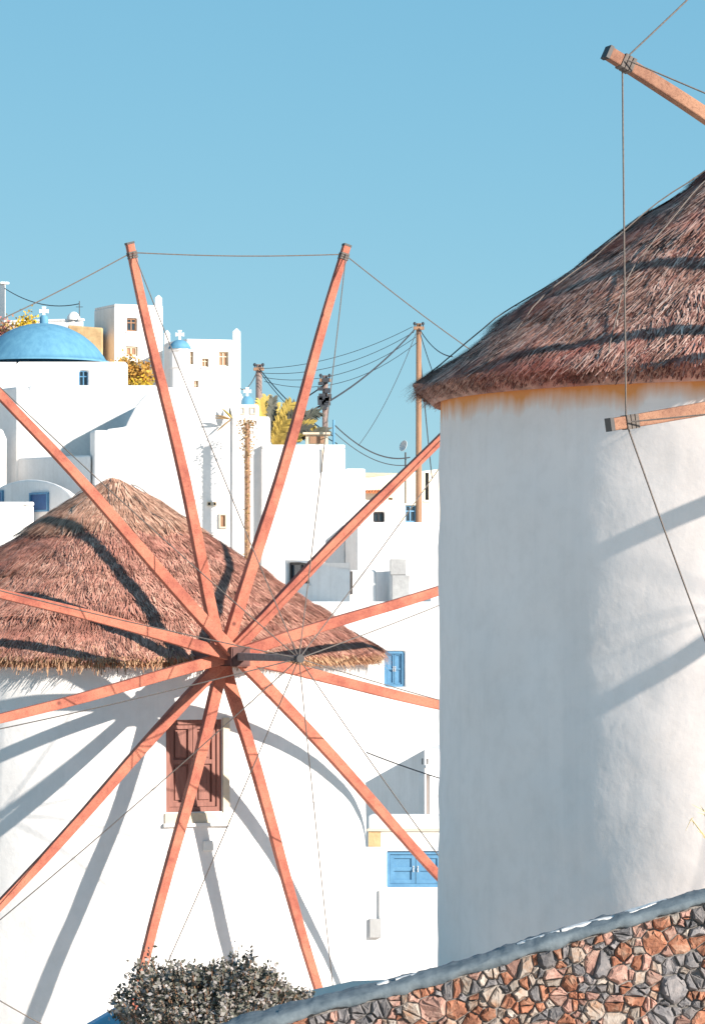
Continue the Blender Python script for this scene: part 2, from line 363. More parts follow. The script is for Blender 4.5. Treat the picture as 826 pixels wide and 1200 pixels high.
def house(name, label, cat, foot, top, wins=(), mat='white', back=5.0, group=None, bev=.06, parapet=True, recess=.16, tops=None, bottom=None):
    """foot: visible corners (px column, distance) left to right; top: photo row at first corner. wins: (face, x0,x1,y0,y1,kind)"""
    pts = [(X(x, D), D) for x, D in foot]
    zt = Z(top, min(D for x, D in foot)) - (.10 if parapet else 0); zts = None
    if tops: zts = [Z(r_, D) for r_, (x, D) in zip(tops, foot)]
    kR = (pts[-1][1] + back) / pts[-1][1]; yL = max(pts[0][1] + .5, pts[-1][1] + back); kL = yL / pts[0][1]
    bx = [(min(pts[-1][0], pts[-1][0] * kR) - .06, pts[-1][1] + back), (max(pts[0][0], pts[0][0] * kL) + .06, yL)]
    poly = pts + bx
    cx = sum(q[0] for q in poly) / len(poly); cy = sum(q[1] for q in poly) / len(poly)
    gz = min(ground(*q) for q in poly); z0 = gz - .5 if bottom is None else bottom
    base = (cx, cy, gz if bottom is None else bottom)
    rt = root(name, base, label, cat, group)
    opens = {}; todo = []
    for (fi, x0, x1, y0, y1, kind) in wins:
        fr = face_frame(pts[fi], pts[fi + 1]); p, u, n, L = fr
        a = on_plane(x0, y1, p, n); c = on_plane(x1, y0, p, n)
        u0 = max(.03, (a - p).dot(u)); u1 = min(L - .03, (c - p).dot(u)); dp = recess if kind not in ('recess', 'door') else (1.4 if kind == 'recess' else .25)
        o = (u0, u1, a.z, c.z, dp); opens.setdefault(fi, []).append(o); todo.append((fr, o, kind))
    zl = (zts + [zts[-1], zts[0]]) if zts else zt
    mb = MB(); prism_open(mb, poly, z0, zl, opens)
    mk('wall', mb, M[mat], rt, bevel=bev)
    if parapet and not zts:
        mb = MB(); w = .22; ins = []
        c_ = Vector((cx, cy)); n_ = len(poly)
        for i in range(n_):
            a, b = poly[i], poly[(i + 1) % n_]; p, u, n, L = face_frame(a, b)
            q0, q1 = p + u * .01 - n * .012, p + u * (L - .01) - n * .012
            mb.hexa([Vector((v.x, v.y, z)) for z in (zt - .002, zt + .10) for v in (q0, q1, q1 - n * w, q0 - n * w)])
        mk('parapet', mb, M[mat], rt, bevel=.03, merge=False)
    for fr, o, kind in todo:
        if kind == 'recess': continue
        if kind == 'door':
            mb = MB(); panel(mb, fr[0], fr[1], fr[2], o[0] + .02, o[1] - .02, o[2] + .01, o[3] - .02, -o[4] + .003, -o[4] + .06)
            mk('door', mb, M['brown'], rt)
        else: window(rt, fr, o, kind)
    rt['_zt'] = zt
    return rt

def cross(parent, x, y0, y1, D, mat=None):   # white cross with flared arms
    c = P(x, (y0 + y1) / 2, D); h = (y1 - y0) / F * D; mb = MB(); a = h * .12; f = h * .19; v = h / 2; w = h * .42; k = h * .08
    o = [(-a, -v), (a, -v), (a, k - a), (w, k - f), (w, k + f), (a, k + a), (f, v), (-f, v), (-a, k + a), (-w, k + f), (-w, k - f), (-a, k - a)]
    n = len(o); q = [c + Vector((p, -.05, r)) for p, r in o] + [c + Vector((p, .05, r)) for p, r in o]
    mb.add(q, [tuple(range(n)), tuple(range(n, 2 * n))[::-1]] + [(i, (i + 1) % n, n + (i + 1) % n, n + i) for i in range(n)])
    return mk('cross', mb, mat or M['white'], parent, merge=False)
def dome(parent, x, y0, y1, hw, D, mat, name='dome'):
    c = P(x, y1, D); rr = hw / F * D; h = (y1 - y0) / F * D; prof = []
    prof.append((rr * 1.03, -.04)); prof.append((rr * 1.03, .02))
    Rs = (rr * rr + h * h) / (2 * h); te = math.asin(min(1, rr / Rs))
    for i in range(0, 15):
        t = te * (1 - i / 14); prof.append((max(.001, Rs * math.sin(t)), Rs * math.cos(t) - (Rs - h)))
    mb = MB(); mb.lathe(c, prof, 40)
    return mk(name, mb, mat, parent, smooth=True)
def pinnacle(parent, x, y0, y1, w, D):   # small pointed bell-gable corner finial
    c = P(x, y1, D); wd = w / F * D; h = (y1 - y0) / F * D; mb = MB()
    mb.prism([(c.x - wd / 2, D - .2), (c.x + wd / 2, D - .2), (c.x + wd / 2, D + .2), (c.x - wd / 2, D + .2)], c.z - .3, c.z + h * .55)
    z = c.z + h * .55; e = c.z + h
    mb.add([(c.x - wd / 2 - .03, D - .22, z), (c.x + wd / 2 + .03, D - .22, z), (c.x + wd / 2 + .03, D + .22, z), (c.x - wd / 2 - .03, D + .22, z), (c.x, D, e)],
           [(0, 1, 4), (1, 2, 4), (2, 3, 4), (3, 0, 4), (3, 2, 1, 0)])
    return mk('corner_finial', mb, M['white'], parent, bevel=.03)

# --- far top of the hill
house('house', 'narrow edge of a plain white house on the hilltop beyond the dome', 'house', [(-40, 152), (7, 150)], 330, back=6)
h = house('terrace_wall', 'low white terrace wall behind the large blue dome', 'wall', [(4, 146), (98, 145)], 373, back=2, parapet=True)
mb = MB(); c = P(86, 373, 145); mb.lathe((c.x, c.y + .3, c.z - .05), [(.28, 0), (.28, .14), (.2, .26), (.1, .34), (.001, .36)], 14); mk('knob', mb, M['white'], h, smooth=True)
mb = MB(); c = P(93, 373, 145); mb.tube([(c.x, c.y + .2, c.z - .3), (c.x, c.y + .2, c.z + .75)], .02, 6); mb.tube([(c.x - .15, c.y + .2, c.z + .5), (c.x + .15, c.y + .2, c.z + .5)], .012, 5); mk('antenna', mb, M['iron'], h)
house('retaining_wall', 'ochre rubble retaining wall between blue dome and tall white house', 'wall', [(80, 137.6), (121, 137.3)], 382, mat='ochre', back=3, parapet=False, tops=[381, 384])
hA = house('house', 'tall white house with grey side wall above the ochre shrub', 'house', [(111, 140.4), (134.5, 138.5), (191, 139.3)], 356,
      [(1, 149, 161, 373, 388, 'brown'), (1, 148, 162, 406, 417, 'tan')], back=5, bev=.05)
pinnacle(hA, 186, 345, 357, 8, 139.4)
hB = house('house', 'white hilltop house with pointed corner finials and ochre windows', 'house', [(192, 137), (219, 135), (282, 135.6)], 397,
      [(1, 222.5, 227, 412, 427, 'tan'), (1, 237, 245, 420, 430, 'tan'), (1, 256.5, 268, 412, 429, 'tan'), (1, 228, 233, 446, 460, 'tan'), (1, 242, 246, 465, 473, 'tan')], back=6)
pinnacle(hB, 277.3, 384, 397, 9, 135.7); pinnacle(hB, 196, 386, 399, 7, 137)
# small chapel with blue dome between the two
cD = 133.0
bt = root('chapel', P(211, 470, cD + 1), 'small white chapel turret with little blue dome beside finial house', 'chapel')
bt.location.z = ground(X(211, cD), cD + 1); bt['_o'] = tuple(bt.location)
mb = MB(); c = P(211, 430, cD + .6); mb.lathe((c.x, c.y, 0), [(.37, ground(c.x, c.y) - .4), (.37, Z(431, cD)), (.40, Z(430, cD)), (.40, Z(411, cD)), (.44, Z(410, cD)), (.44, Z(407, cD)), (.2, Z(406.5, cD))], 8)
mk('turret', mb, M['white'], bt)
dome(bt, 211, 398, 408, 13, cD + .6, M['dome']); cross(bt, 211, 387, 399, cD + .6)

# --- big blue-domed church
ch = house('church', 'white church with large blue dome and white cross on top', 'church', [(-70, 99.6), (19.5, 99.6), (150, 99.6)], 424,
           [(1, 92, 103.5, 434, 454, 'blue')], back=8, parapet=False, bev=.12)
dm = dome(ch, 50, 379, 424.5, 76, 102.5, M['dome'])
mb = MB(); c = P(52, 380, 102.5); mb.lathe((c.x, c.y, c.z - .08), [(.13, 0), (.13, .25), (.11, .31), (.05, .36), (.001, .37)], 14); mk('lantern', mb, M['dome'], ch, smooth=True)
cross(ch, 52, 359.5, 372, 102.5)
# side aisle with rounded shoulder
mb = MB(); prof = []
for i in range(13):
    t = math.pi / 2 * i / 12; prof.append((99.65 - 1.2 * math.sin(t), Z(451, 99.5) - 1.25 * (1 - math.cos(t))))
gz = ground(X(100, 97.5), 97.5) - .5
xa, xb = X(34, 99.4), X(184, 99.4)
rows = [(99.9, gz), (99.9, Z(451, 99.5))] + prof + [(98.45, gz)]
n = len(rows)
mb.add([(xa, y, z) for y, z in rows] + [(xb, y, z) for y, z in rows], [tuple(range(n)), tuple(range(n, 2 * n))[::-1]] + [(i, (i + 1) % n, n + (i + 1) % n, n + i) for i in range(n)])
mk('aisle', mb, M['white_old'], ch, bevel=.08)
house('porch', 'white porch wall with shaded side beside the domed church', 'porch', [(-14, 99.5), (19.5, 98.1), (34, 98.1)], 453, back=1.2, parapet=False, bev=.06)
house('buttress', 'short white rounded buttress below the shaded porch side', 'buttress', [(-40, 97.4), (9, 97.4)], 499, back=.8, parapet=False, bev=.35)
house('garden_wall', 'grey shaded wall running below the domed church', 'wall', [(9, 98.6), (107, 94.9)], 534, back=.4, mat='white', parapet=False, tops=[537, 533])
house('buttress', 'narrow white buttress between grey wall and broad white house', 'buttress', [(106, 95.2), (111, 94.8), (126, 94.8)], 504, back=2, parapet=False)
# barrel-vault house (end wall turned from the sun)
def vault(name, label, xl, Dl, xr, Dr, yspring, ytop, depth, wins, mat='white'):
    a = Vector((X(xl, Dl), Dl, 0)); b = Vector((X(xr, Dr), Dr, 0)); u = (b - a).normalized(); L = (b - a).length; n = Vector((u.y, -u.x, 0))
    zs = Z(yspring, (Dl + Dr) / 2); h = Z(ytop, (Dl + Dr) / 2) - zs
    gz = min(ground(a.x, a.y), ground(b.x, b.y)); rt = root(name, ((a + b) / 2 + Vector((0, depth / 2, gz))), label, 'house')
    prof = [(0, gz - .5)] + [(L / 2 - L / 2 * math.cos(math.pi * i / 16), zs + h * math.sin(math.pi * i / 16)) for i in range(17)] + [(L, gz - .5)]
    mb = MB(); nn = len(prof); bk = Vector((0, depth, 0))
    f = [a + u * q + Vector((0, 0, z)) for q, z in prof]
    mb.add(f + [v + bk for v in f], [tuple(range(nn)), tuple(range(nn, 2 * nn))[::-1]] + [(i, (i + 1) % nn, nn + (i + 1) % nn, nn + i) for i in range(nn)])
    mk('wall', mb, M[mat], rt, bevel=.05)
    for (x0, x1, y0, y1, kd) in wins:
        q0 = on_plane(x0, y1, a, n); q1 = on_plane(x1, y0, a, n); o = ((q0 - a).dot(u), (q1 - a).dot(u), q0.z, q1.z, 0)
        mb = MB(); panel(mb, a, u, n, o[0], o[1], o[2], o[3], -.05, .03); w_ = mk('window', mb, M['blue_dark'], rt)
        mb = MB(); bb = .05
        for (e0, e1, g0, g1) in ((o[0] - bb, o[0], o[2] - bb, o[3] + bb), (o[1], o[1] + bb, o[2] - bb, o[3] + bb), (o[0], o[1], o[3], o[3] + bb), (o[0], o[1], o[2] - bb, o[2])):
            panel(mb, a, u, n, e0, e1, g0, g1, -.05, .07)
        mk('frame', mb, M['blue'], w_, merge=False)
    return rt
vault('vaulted_house', 'low barrel-vaulted white house with small dark blue window in its shaded end', -22, 95.2, 90, 91.6, 600, 562, 2.5, [(38, 57, 579, 598, 's'), (-8, 4, 577, 589, 's')])
house('house', 'small plain white block below the barrel-vaulted house', 'house', [(-60, 90), (40, 90)], 588, back=3)
# --- broad white house in the centre, with rounded left shoulder
D0 = 96.3
gz = ground(X(200, D0), D0) - .5
cH = root('house', (X(220, D0), D0 + 4, ground(X(220, D0), D0 + 4)), 'broad white house with rounded shoulder below the finial house', 'house')
prof = [(124, 1000), (124, 503), (147, 500), (152, 489), (159, 476), (168, 465), (180, 457), (194, 454), (215, 453), (281, 455), (281.5, 492), (312, 492), (312.5, 1000)]
mb = MB(); q = [(X(x, D0), Z(y, D0) if y < 900 else gz) for x, y in prof]; nn = len(q)
def smallwin(mb_, x0, x1, y0, y1): pass
mb.add([(x, D0, z) for x, z in q] + [(x, D0 + 6, z) for x, z in q], [tuple(range(nn)), tuple(range(nn, 2 * nn))[::-1]] + [(i, (i + 1) % nn, nn + (i + 1) % nn, nn + i) for i in range(nn)])
mk('wall', mb, M['white'], cH, bevel=.08)
fr = (Vector((X(124, D0), D0, 0)), Vector((1, 0, 0)), Vector((0, -1, 0)), 5.0)
def fwin(parent, D, x0, x1, y0, y1, fmat, pmat, proud=.03):
    p = Vector((0, D, 0)); u = Vector((1, 0, 0)); n = Vector((0, -1, 0)); a, c, z0, z1 = X(x0, D), X(x1, D), Z(y1, D), Z(y0, D); b = min(.06, (c - a) * .2)
    mb = MB()
    for (e0, e1, g0, g1) in ((a, a + b, z0, z1), (c - b, c, z0, z1), (a + b, c - b, z1 - b, z1), (a + b, c - b, z0, z0 + b)): panel(mb, p, u, n, e0, e1, g0, g1, -.05, proud + .03)
    w = mk('window', mb, fmat, parent, merge=False)
    mb = MB(); panel(mb, p, u, n, a + b, c - b, z0 + b, z1 - b, -.05, proud - .02); mk('pane', mb, pmat, w)
    return w
fwin(cH, D0, 257, 266, 602, 619, M['tan'], M['postwood']); fwin(cH, D0, 243, 248, 588, 593, M['tan'], M['dark']); fwin(cH, D0, 250, 254, 588, 593, M['tan'], M['dark'])
mb = MB(); mb.tube([P(303, 557, D0 - .06), P(303, 650, D0 - .06)], .02, 5); mk('pipe', mb, M['tan'], cH)
# --- bell tower with little blue dome
bD = 96.22
bt = root('bell_tower', (X(290, bD), bD + .5, Z(520, bD)), 'white bell turret with tiny blue dome beside the dry palm', 'bell tower')
bt.location.z = ground(X(290, bD), bD + .5); bt['_o'] = tuple(bt.location)
mb = MB()
def blk(mb, x0, x1, y0, y1, D, dp): mb.prism([(X(x0, D), D), (X(x1, D), D), (X(x1, D), D + dp), (X(x0, D), D + dp)], Z(y1, D), Z(y0, D))
gz = ground(X(290, bD), bD) - .4
mb.prism([(X(272, bD), bD), (X(316, bD), bD), (X(316, bD), bD + 1.1), (X(272, bD), bD + 1.1)], gz, Z(488, bD))
mk('tower', mb, M['white'], bt, bevel=.05)
mb = MB(); blk(mb, 277, 303, 474, 487.9, bD + .15, .75); mk('drum', mb, M['white'], bt, bevel=.04)
fwin(bt, bD + .15, 293, 300, 477, 485.5, M['tan'], M['tan'], .0); fwin(bt, bD + .15, 281, 287, 477, 485.5, M['tan'], M['tan'], .0)
dome(bt, 290, 464, 474, 7, bD + .5, M['dome']); cross(bt, 290, 454, 465, bD + .5)
# --- terrace block
tb = house('house', 'stepped white house with terrace and blue pipe beside the wooden power pole', 'house', [(306, 96), (404.5, 96)], 521, back=6)
mb = MB(); blk(mb, 404.6, 428, 549, 760, 96.05, 5); mk('lower_wing', mb, M['white'], tb, bevel=.06)
mb = MB(); mb.tube([P(391, 523, 96.6), P(391, 492, 96.6)], .035, 8); mk('pipe', mb, M['dome'], tb)
mb = MB(); blk(mb, 358, 384, 509, 522, 97, .8); ck = mk('rooftop_box', mb, M['tan'], tb, bevel=.02)
mb = MB(); blk(mb, 363, 380, 511.5, 519.5, 96.97, .1); mk('vent', mb, M['postwood'], ck)
mb = MB(); blk(mb, 355, 387, 506.5, 509, 96.9, 1.0); mk('lid', mb, M['tan'], ck)
mb = MB(); mb.tube([P(378, 525, 95.95), P(378, 553, 95.95)], .02, 5); mk('conduit', mb, M['tan'], tb)
# --- cream house right
cr = house('house', 'cream plastered house behind the tall wooden power pole', 'house', [(424, 119.5), (520, 120.3)], 556, [(0, 475, 488, 592, 612, 'blue'), (0, 498, 502.5, 554, 586, 'dark'), (0, 455, 460, 583, 600, 'tan')], mat='cream', back=5, parapet=False, tops=[561, 549])
mb = MB()
for i in range(7):
    xx = 427 + i * 3.4; mb.tube([P(xx, 577, 119.2), P(xx, 570, 120.9)], .05, 6)
mk('tile_canopy', mb, M['tile'], cr, merge=False)
house('house', 'small white flat-roofed house in front of the cream house', 'house', [(418, 112), (462, 112)], 586, [(0, 437, 450, 600, 612, 'dark')], back=3)
# satellite dish
sdish = root('satellite_dish', P(475, 546, 113), 'small white satellite dish on a mast by the cream house', 'dish')
mb = MB(); mb.tube([P(475, 590, 113), P(475, 530, 113)], .03, 6); mk('mast', mb, M['iron'], sdish)
mb = MB(); c = P(474, 523, 112.8); mb.lathe((0, 0, 0), [(.001, 0), (.07, .007), (.14, .03), (.19, .06), (.183, .07), (.136, .04), (.07, .018), (.001, .012)], 18)
rm = Vector((-.75, -.6, .28)).to_track_quat('Z', 'Y'); mb.v = [rm @ v + c for v in mb.v]; mk('dish', mb, M['white_old'], sdish, smooth=True)
# --- right middle wall
house('house', 'plain white house wall with grey strip below the cream house', 'house', [(404.6, 95.95), (418.5, 95.2), (530, 95.2)], 612, back=4)
# --- little roof terrace cluster
rtD = 89.0
house('house', 'long white lower house with blue shuttered window beside the thatched roof', 'house', [(285, 86), (530, 86)], 705, [(0, 450, 474, 763, 805, 'shutter')], back=6)
house('terrace_wall', 'grey shaded terrace wall with dark framed window above the thatched roof', 'wall', [(334, 90.6), (410, 88.2)], 667, [(0, 336, 362, 658.5, 684, 'dark')], back=.5, parapet=False, tops=[656, 668])
house('terrace_wall', 'small white terrace wall between grey framed wall and stepped chimney', 'wall', [(409, 88.6), (441, 88.4)], 668, back=.4, parapet=False)
mb = MB(); mb.box(P(411.5, 683, 88.38), Vector((.035, 0, 0)), Vector((0, .03, 0)), Vector((0, 0, .3)))
tag(mk('downpipe', mb, M['dark']), 'dark vertical slot pipe on the small white terrace wall', 'pipe')
ck = root('chimney', (X(460, 88), 88.4, Z(705, 88)), 'grey rendered block chimney stepped in two on the roof terrace', 'chimney')
mb = MB(); blk(mb, 459, 480, 674, 706, 88, .8); mb2 = mb; mk('lower_block', mb, M['cement'], ck, bevel=.02)
mb = MB(); blk(mb, 457, 476, 655, 673.8, 88.05, .7); mk('upper_block', mb, M['cement'], ck, bevel=.02)
house('terrace_wall', 'grey shaded side wall next to the stepped block chimney', 'wall', [(440, 90.5), (459, 88.2)], 669, back=.3, parapet=False)
house('parapet', 'low grey parapet on the white roof beside the stepped chimney', 'parapet', [(480, 88.5), (505, 87)], 699, back=.3, parapet=False)

# --- lower right corner houses
hE = house('house', 'white house with grey side wall and dark doorway beside the terrace', 'house', [(428, 78.5), (497.5, 74), (530, 74.5)], 915, [(1, 499, 504, 908, 956, 'door'), (1, 499.5, 502, 889, 896, 'dark')], parapet=False, tops=[917, 878, 878], back=4)
tw = house('terrace_parapet', 'white and ochre terrace parapet over blue double shutters', 'parapet', [(431, 72.2), (530, 72.2)], 955, back=.35, parapet=False)
mb = MB(); p = Vector((0, 72.2, 0)); panel(mb, p, Vector((1, 0, 0)), Vector((0, -1, 0)), X(431.5, 72.2), X(446, 72.2), Z(995, 72.2), Z(972, 72.2), -.01, .05); mk('rubble_patch', mb, M['ochre'], tw)
mb = MB(); panel(mb, p, Vector((1, 0, 0)), Vector((0, -1, 0)), X(446.2, 72.2), X(530, 72.2), Z(996, 72.2), Z(974, 72.2), -.01, .04); mk('cream_band', mb, M['white_warm'], tw)
mb = MB(); panel(mb, p, Vector((1, 0, 0)), Vector((0, -1, 0)), X(430, 72.2), X(530, 72.2), Z(974, 72.2) + .003, Z(971, 72.2), -.01, .09); mk('ledge', mb, M['tan'], tw)
hG = house('house', 'white lower house with bright blue double shutters and grey meter box', 'house', [(330, 71), (540, 71)], 996, [(0, 453, 521, 997.5, 1040, 'shutter')], back=1.0, parapet=False)
mb = MB(); blk(mb, 433, 447, 1077, 1099, 70.9, .12); mk('meter_box', mb, M['cement'], hG, bevel=.01)
mb = MB(); mb.tube([P(446, 1043, 70.95), P(446, 1077, 70.95)], .02, 6); mk('conduit', mb, M['white_old'], hG)

# ------------------------------------------------------------------ windmills
YAW = R(22)
NV = Vector((math.sin(YAW), -math.cos(YAW), 0)); TV = Vector((math.cos(YAW), math.sin(YAW), 0)); UV = Vector((0, 0, 1))
def fbm(p, s): return noise.fractal(Vector(p) * s, 1.0, 2.0, 4)
def tower(rt, ax, ay, Rr, z0, z1, win, seed, mat, flare=0.0, amp=.03):
    """cylinder wall with a recessed window opening win=(th0,th1,za,zb,depth) (angles from +x)"""
    ths = [2 * math.pi * i / 120 for i in range(120)]; zs = [z0 + (z1 - z0) * i / 50 for i in range(51)]
    if win:
        th0, th1, za, zb, dp = win
        ths = [t for t in ths if not (th0 - .03 < t < th1 + .03)] + [th0 + (th1 - th0) * i / 4 for i in range(5)]; ths.sort()
        zs = [z for z in zs if min(abs(z - za), abs(z - zb)) > .03] + [za, zb]; zs.sort()
    mb = MB(); n = len(ths)
    def rad(t, z):
        f = (z1 - z) / (z1 - z0)
        d = amp * fbm((math.cos(t) * Rr + seed, math.sin(t) * Rr, z), .55) + amp * .3 * fbm((math.cos(t) * Rr, math.sin(t) * Rr + seed, z), 2.2)
        return Rr + flare * f + d
    for z in zs:
        for t in ths: mb.v.append(Vector((ax + math.cos(t) * rad(t, z), ay + math.sin(t) * rad(t, z), z)))
    for j in range(len(zs) - 1):
        for i in range(n):
            i2 = (i + 1) % n
            if win and th0 - 1e-6 <= ths[i] < th1 - 1e-6 and za - 1e-6 <= zs[j] < zb - 1e-6: continue
            mb.f.append((j * n + i, j * n + i2, (j + 1) * n + i2, (j + 1) * n + i))
    mb.f.append(tuple((len(zs) - 1) * n + i for i in range(n)))
    o = mk('tower', mb, mat, rt, smooth=True)
    if win:  # reveals as a flat-shaded box sleeve
        mb = MB(); tm = (th0 + th1) / 2; nn = Vector((math.cos(tm), math.sin(tm), 0)); q = []
        for z in (za, zb):
            for t in (th0, th1):
                r_ = rad(t, z); q.append(Vector((ax + math.cos(t) * r_, ay + math.sin(t) * r_, z)))
        a, b, c, d = q[0], q[1], q[3], q[2]; bk = [v - nn * dp for v in (a, b, c, d)]
        mb.add([a, b, c, d] + bk, [(0, 1, 5, 4), (1, 2, 6, 5), (2, 3, 7, 6), (3, 0, 4, 7), (4, 5, 6, 7)])
        mk('window_reveal', mb, M['white_warm'], rt)
        return (a - nn * dp, b - nn * dp, d - nn * dp, nn)
    return None

def thatch(rt, ax, ay, Re, ze, za, mat, fr_mat, nblade, seed, bw, fringe_n, cap=None, fl=1.0):
    rnd = random.Random(seed); S = math.hypot(Re, za - ze); slope = math.atan2(za - ze, Re)
    courses = [0, .30, .56, .80, 1.0]      # fractions along slope from apex
    def prof(f):      # f 0 apex .. 1 eave : radius, z, with course bulges
        k = 0
        while k < 3 and f > courses[k + 1]: k += 1
        l = (f - courses[k]) / (courses[k + 1] - courses[k]); lift = .02 + .010 * l
        bul = .02 * math.sin(math.pi * min(1, f))
        r = Re * f; z = za + (ze - za) * f
        return r + math.sin(slope) * (lift + bul), z + math.cos(slope) * (lift + bul)
    mb = MB(); n = 96; fs = []
    for k in range(4):
        for i in range(7): fs.append(courses[k] + (courses[k + 1] - courses[k]) * (i / 6) * .9999 + 1e-5)
    b0 = len(mb.v)
    for f in fs:
        r, z = prof(f)
        for i in range(n):
            t = 2 * math.pi * i / n; w = .035 * fbm((math.cos(t) * r + seed, math.sin(t) * r, z), 1.3)
            mb.v.append(Vector((ax + math.cos(t) * (max(.02, r) + w), ay + math.sin(t) * (max(.02, r) + w), z + w)))
    for j in range(len(fs) - 1):
        for i in range(n): i2 = (i + 1) % n; mb.f.append((j * n + i, (j + 1) * n + i, (j + 1) * n + i2, j * n + i2))
    # underside of eave
    last = (len(fs) - 1) * n; b1 = len(mb.v)
    for i in range(n):
        t = 2 * math.pi * i / n; mb.v.append(Vector((ax + math.cos(t) * (Re - .12), ay + math.sin(t) * (Re - .12), ze - .10)))
    for i in range(n): i2 = (i + 1) % n; mb.f.append((last + i, b1 + i, b1 + i2, last + i2))
    b2 = len(mb.v)
    for i in range(n):
        t = 2 * math.pi * i / n; mb.v.append(Vector((ax + math.cos(t) * (Re - .6), ay + math.sin(t) * (Re - .6), ze + .12)))
    for i in range(n): i2 = (i + 1) % n; mb.f.append((b1 + i, b2 + i, b2 + i2, b1 + i2))
    ro = mk('roof', mb, mat, rt, smooth=False, merge=False)
    # straw blades
    vs_, fs_ = [], []
    def blade(f, t, L, w, off, yaw, lift, drop=0, taper=.55):
        r, z = prof(f); yaw += .5 * noise.noise(Vector((math.cos(t) * r * 3.5, math.sin(t) * r * 3.5, z * 3.5 + seed))); er = Vector((math.cos(t), math.sin(t), 0)); et = Vector((-math.sin(t), math.cos(t), 0))
        dn = er * math.cos(slope) - UV * math.sin(slope); nr = er * math.sin(slope) + UV * math.cos(slope)
        p = Vector((ax, ay, 0)) + er * r + UV * z + nr * off
        w0 = .035 * fbm((er.x * r + seed, er.y * r, z), 1.3); p = p + er * w0 + UV * w0
        d = (dn * math.cos(yaw) + et * math.sin(yaw)); d = (d * math.cos(lift) + nr * math.sin(lift)); d = (d - UV * drop).normalized()
        s = d.cross(nr).normalized() * (w / 2); b = len(vs_)
        vs_.extend([tuple(q - o0) for q in (p - s, p + s, p + d * L + s * taper, p + d * L - s * taper)]); fs_.append((b, b + 1, b + 2, b + 3))
    o0 = Vector(rt['_o'])
    if cap:
        for i in range(int(nblade * .14)):
            blade(math.sqrt(rnd.random()) * .29, rnd.random() * 2 * math.pi, rnd.uniform(.14, .36), bw * rnd.uniform(.6, 1.4), rnd.uniform(.015, .04), rnd.gauss(0, .14), rnd.uniform(-.03, .05))
        me = bpy.data.meshes.new('cap_straw'); me.from_pydata(vs_, [], fs_); me.materials.append(cap)
        so = bpy.data.objects.new('cap_straw', me); COL.objects.link(so); so.parent = ro; so['kind'] = 'stuff'
        vs_, fs_ = [], []
    for i in range(nblade):
        f = math.sqrt(rnd.random()) * .985; t = rnd.random() * 2 * math.pi
        kk = rnd.random()
        blade(f, t, rnd.uniform(.07, .20), bw * rnd.uniform(.6, 1.6), rnd.uniform(-.004, .018), rnd.gauss(0, .20), rnd.uniform(-.05, .05) if kk < .985 else rnd.uniform(.05, .2))
    for c in courses[1:4]:      # ragged lower ends of every course
        for i in range(int(nblade * .045 * c * 2)):
            blade(c - rnd.uniform(.02, .06), rnd.random() * 2 * math.pi, rnd.uniform(.10, .22), bw * rnd.uniform(.7, 1.5), rnd.uniform(.01, .03), rnd.gauss(0, .2), rnd.uniform(-.03, .08))
    me = bpy.data.meshes.new('straw'); me.from_pydata(vs_, [], fs_); me.materials.append(mat)
    so = bpy.data.objects.new('straw', me); COL.objects.link(so); so.parent = ro; so['kind'] = 'stuff'
    # eave fringe
    vs_, fs_ = [], []
    for i in range(fringe_n):
        t = rnd.random() * 2 * math.pi; clump = max(0, fbm((math.cos(t) * 4, math.sin(t) * 4, seed), 1.5))
        blade(rnd.uniform(.93, 1.0), t, (rnd.uniform(.12, .26) + .12 * clump * rnd.random()) * fl, bw * rnd.uniform(.7, 1.4), rnd.uniform(-.10, .02), rnd.gauss(0, .14), rnd.uniform(-.1, .12), drop=rnd.uniform(0, .6))
    for i in range(int(fringe_n * 1.1)):
        t = rnd.random() * 2 * math.pi; er = Vector((math.cos(t), math.sin(t), 0)); et = Vector((-er.y, er.x, 0)); g_ = rnd.random()
        p = Vector((ax, ay, 0)) + er * (Re + .02 - .11 * g_) + UV * (ze + .03 - .10 * g_)
        d = (er * rnd.uniform(.1, .8) - UV + et * rnd.gauss(0, .25)).normalized(); sd_ = d.cross(er).normalized() * bw * rnd.uniform(.4, .8); L = rnd.uniform(.03, .10) * fl; b = len(vs_)
        vs_.extend([tuple(q - o0) for q in (p - sd_, p + sd_, p + d * L + sd_ * .5, p + d * L - sd_ * .5)]); fs_.append((b, b + 1, b + 2, b + 3))
    me = bpy.data.meshes.new('eave_fringe'); me.from_pydata(vs_, [], fs_); me.materials.append(fr_mat)
    so = bpy.data.objects.new('eave_fringe', me); COL.objects.link(so); so.parent = ro; so['kind'] = 'stuff'
    return ro, prof

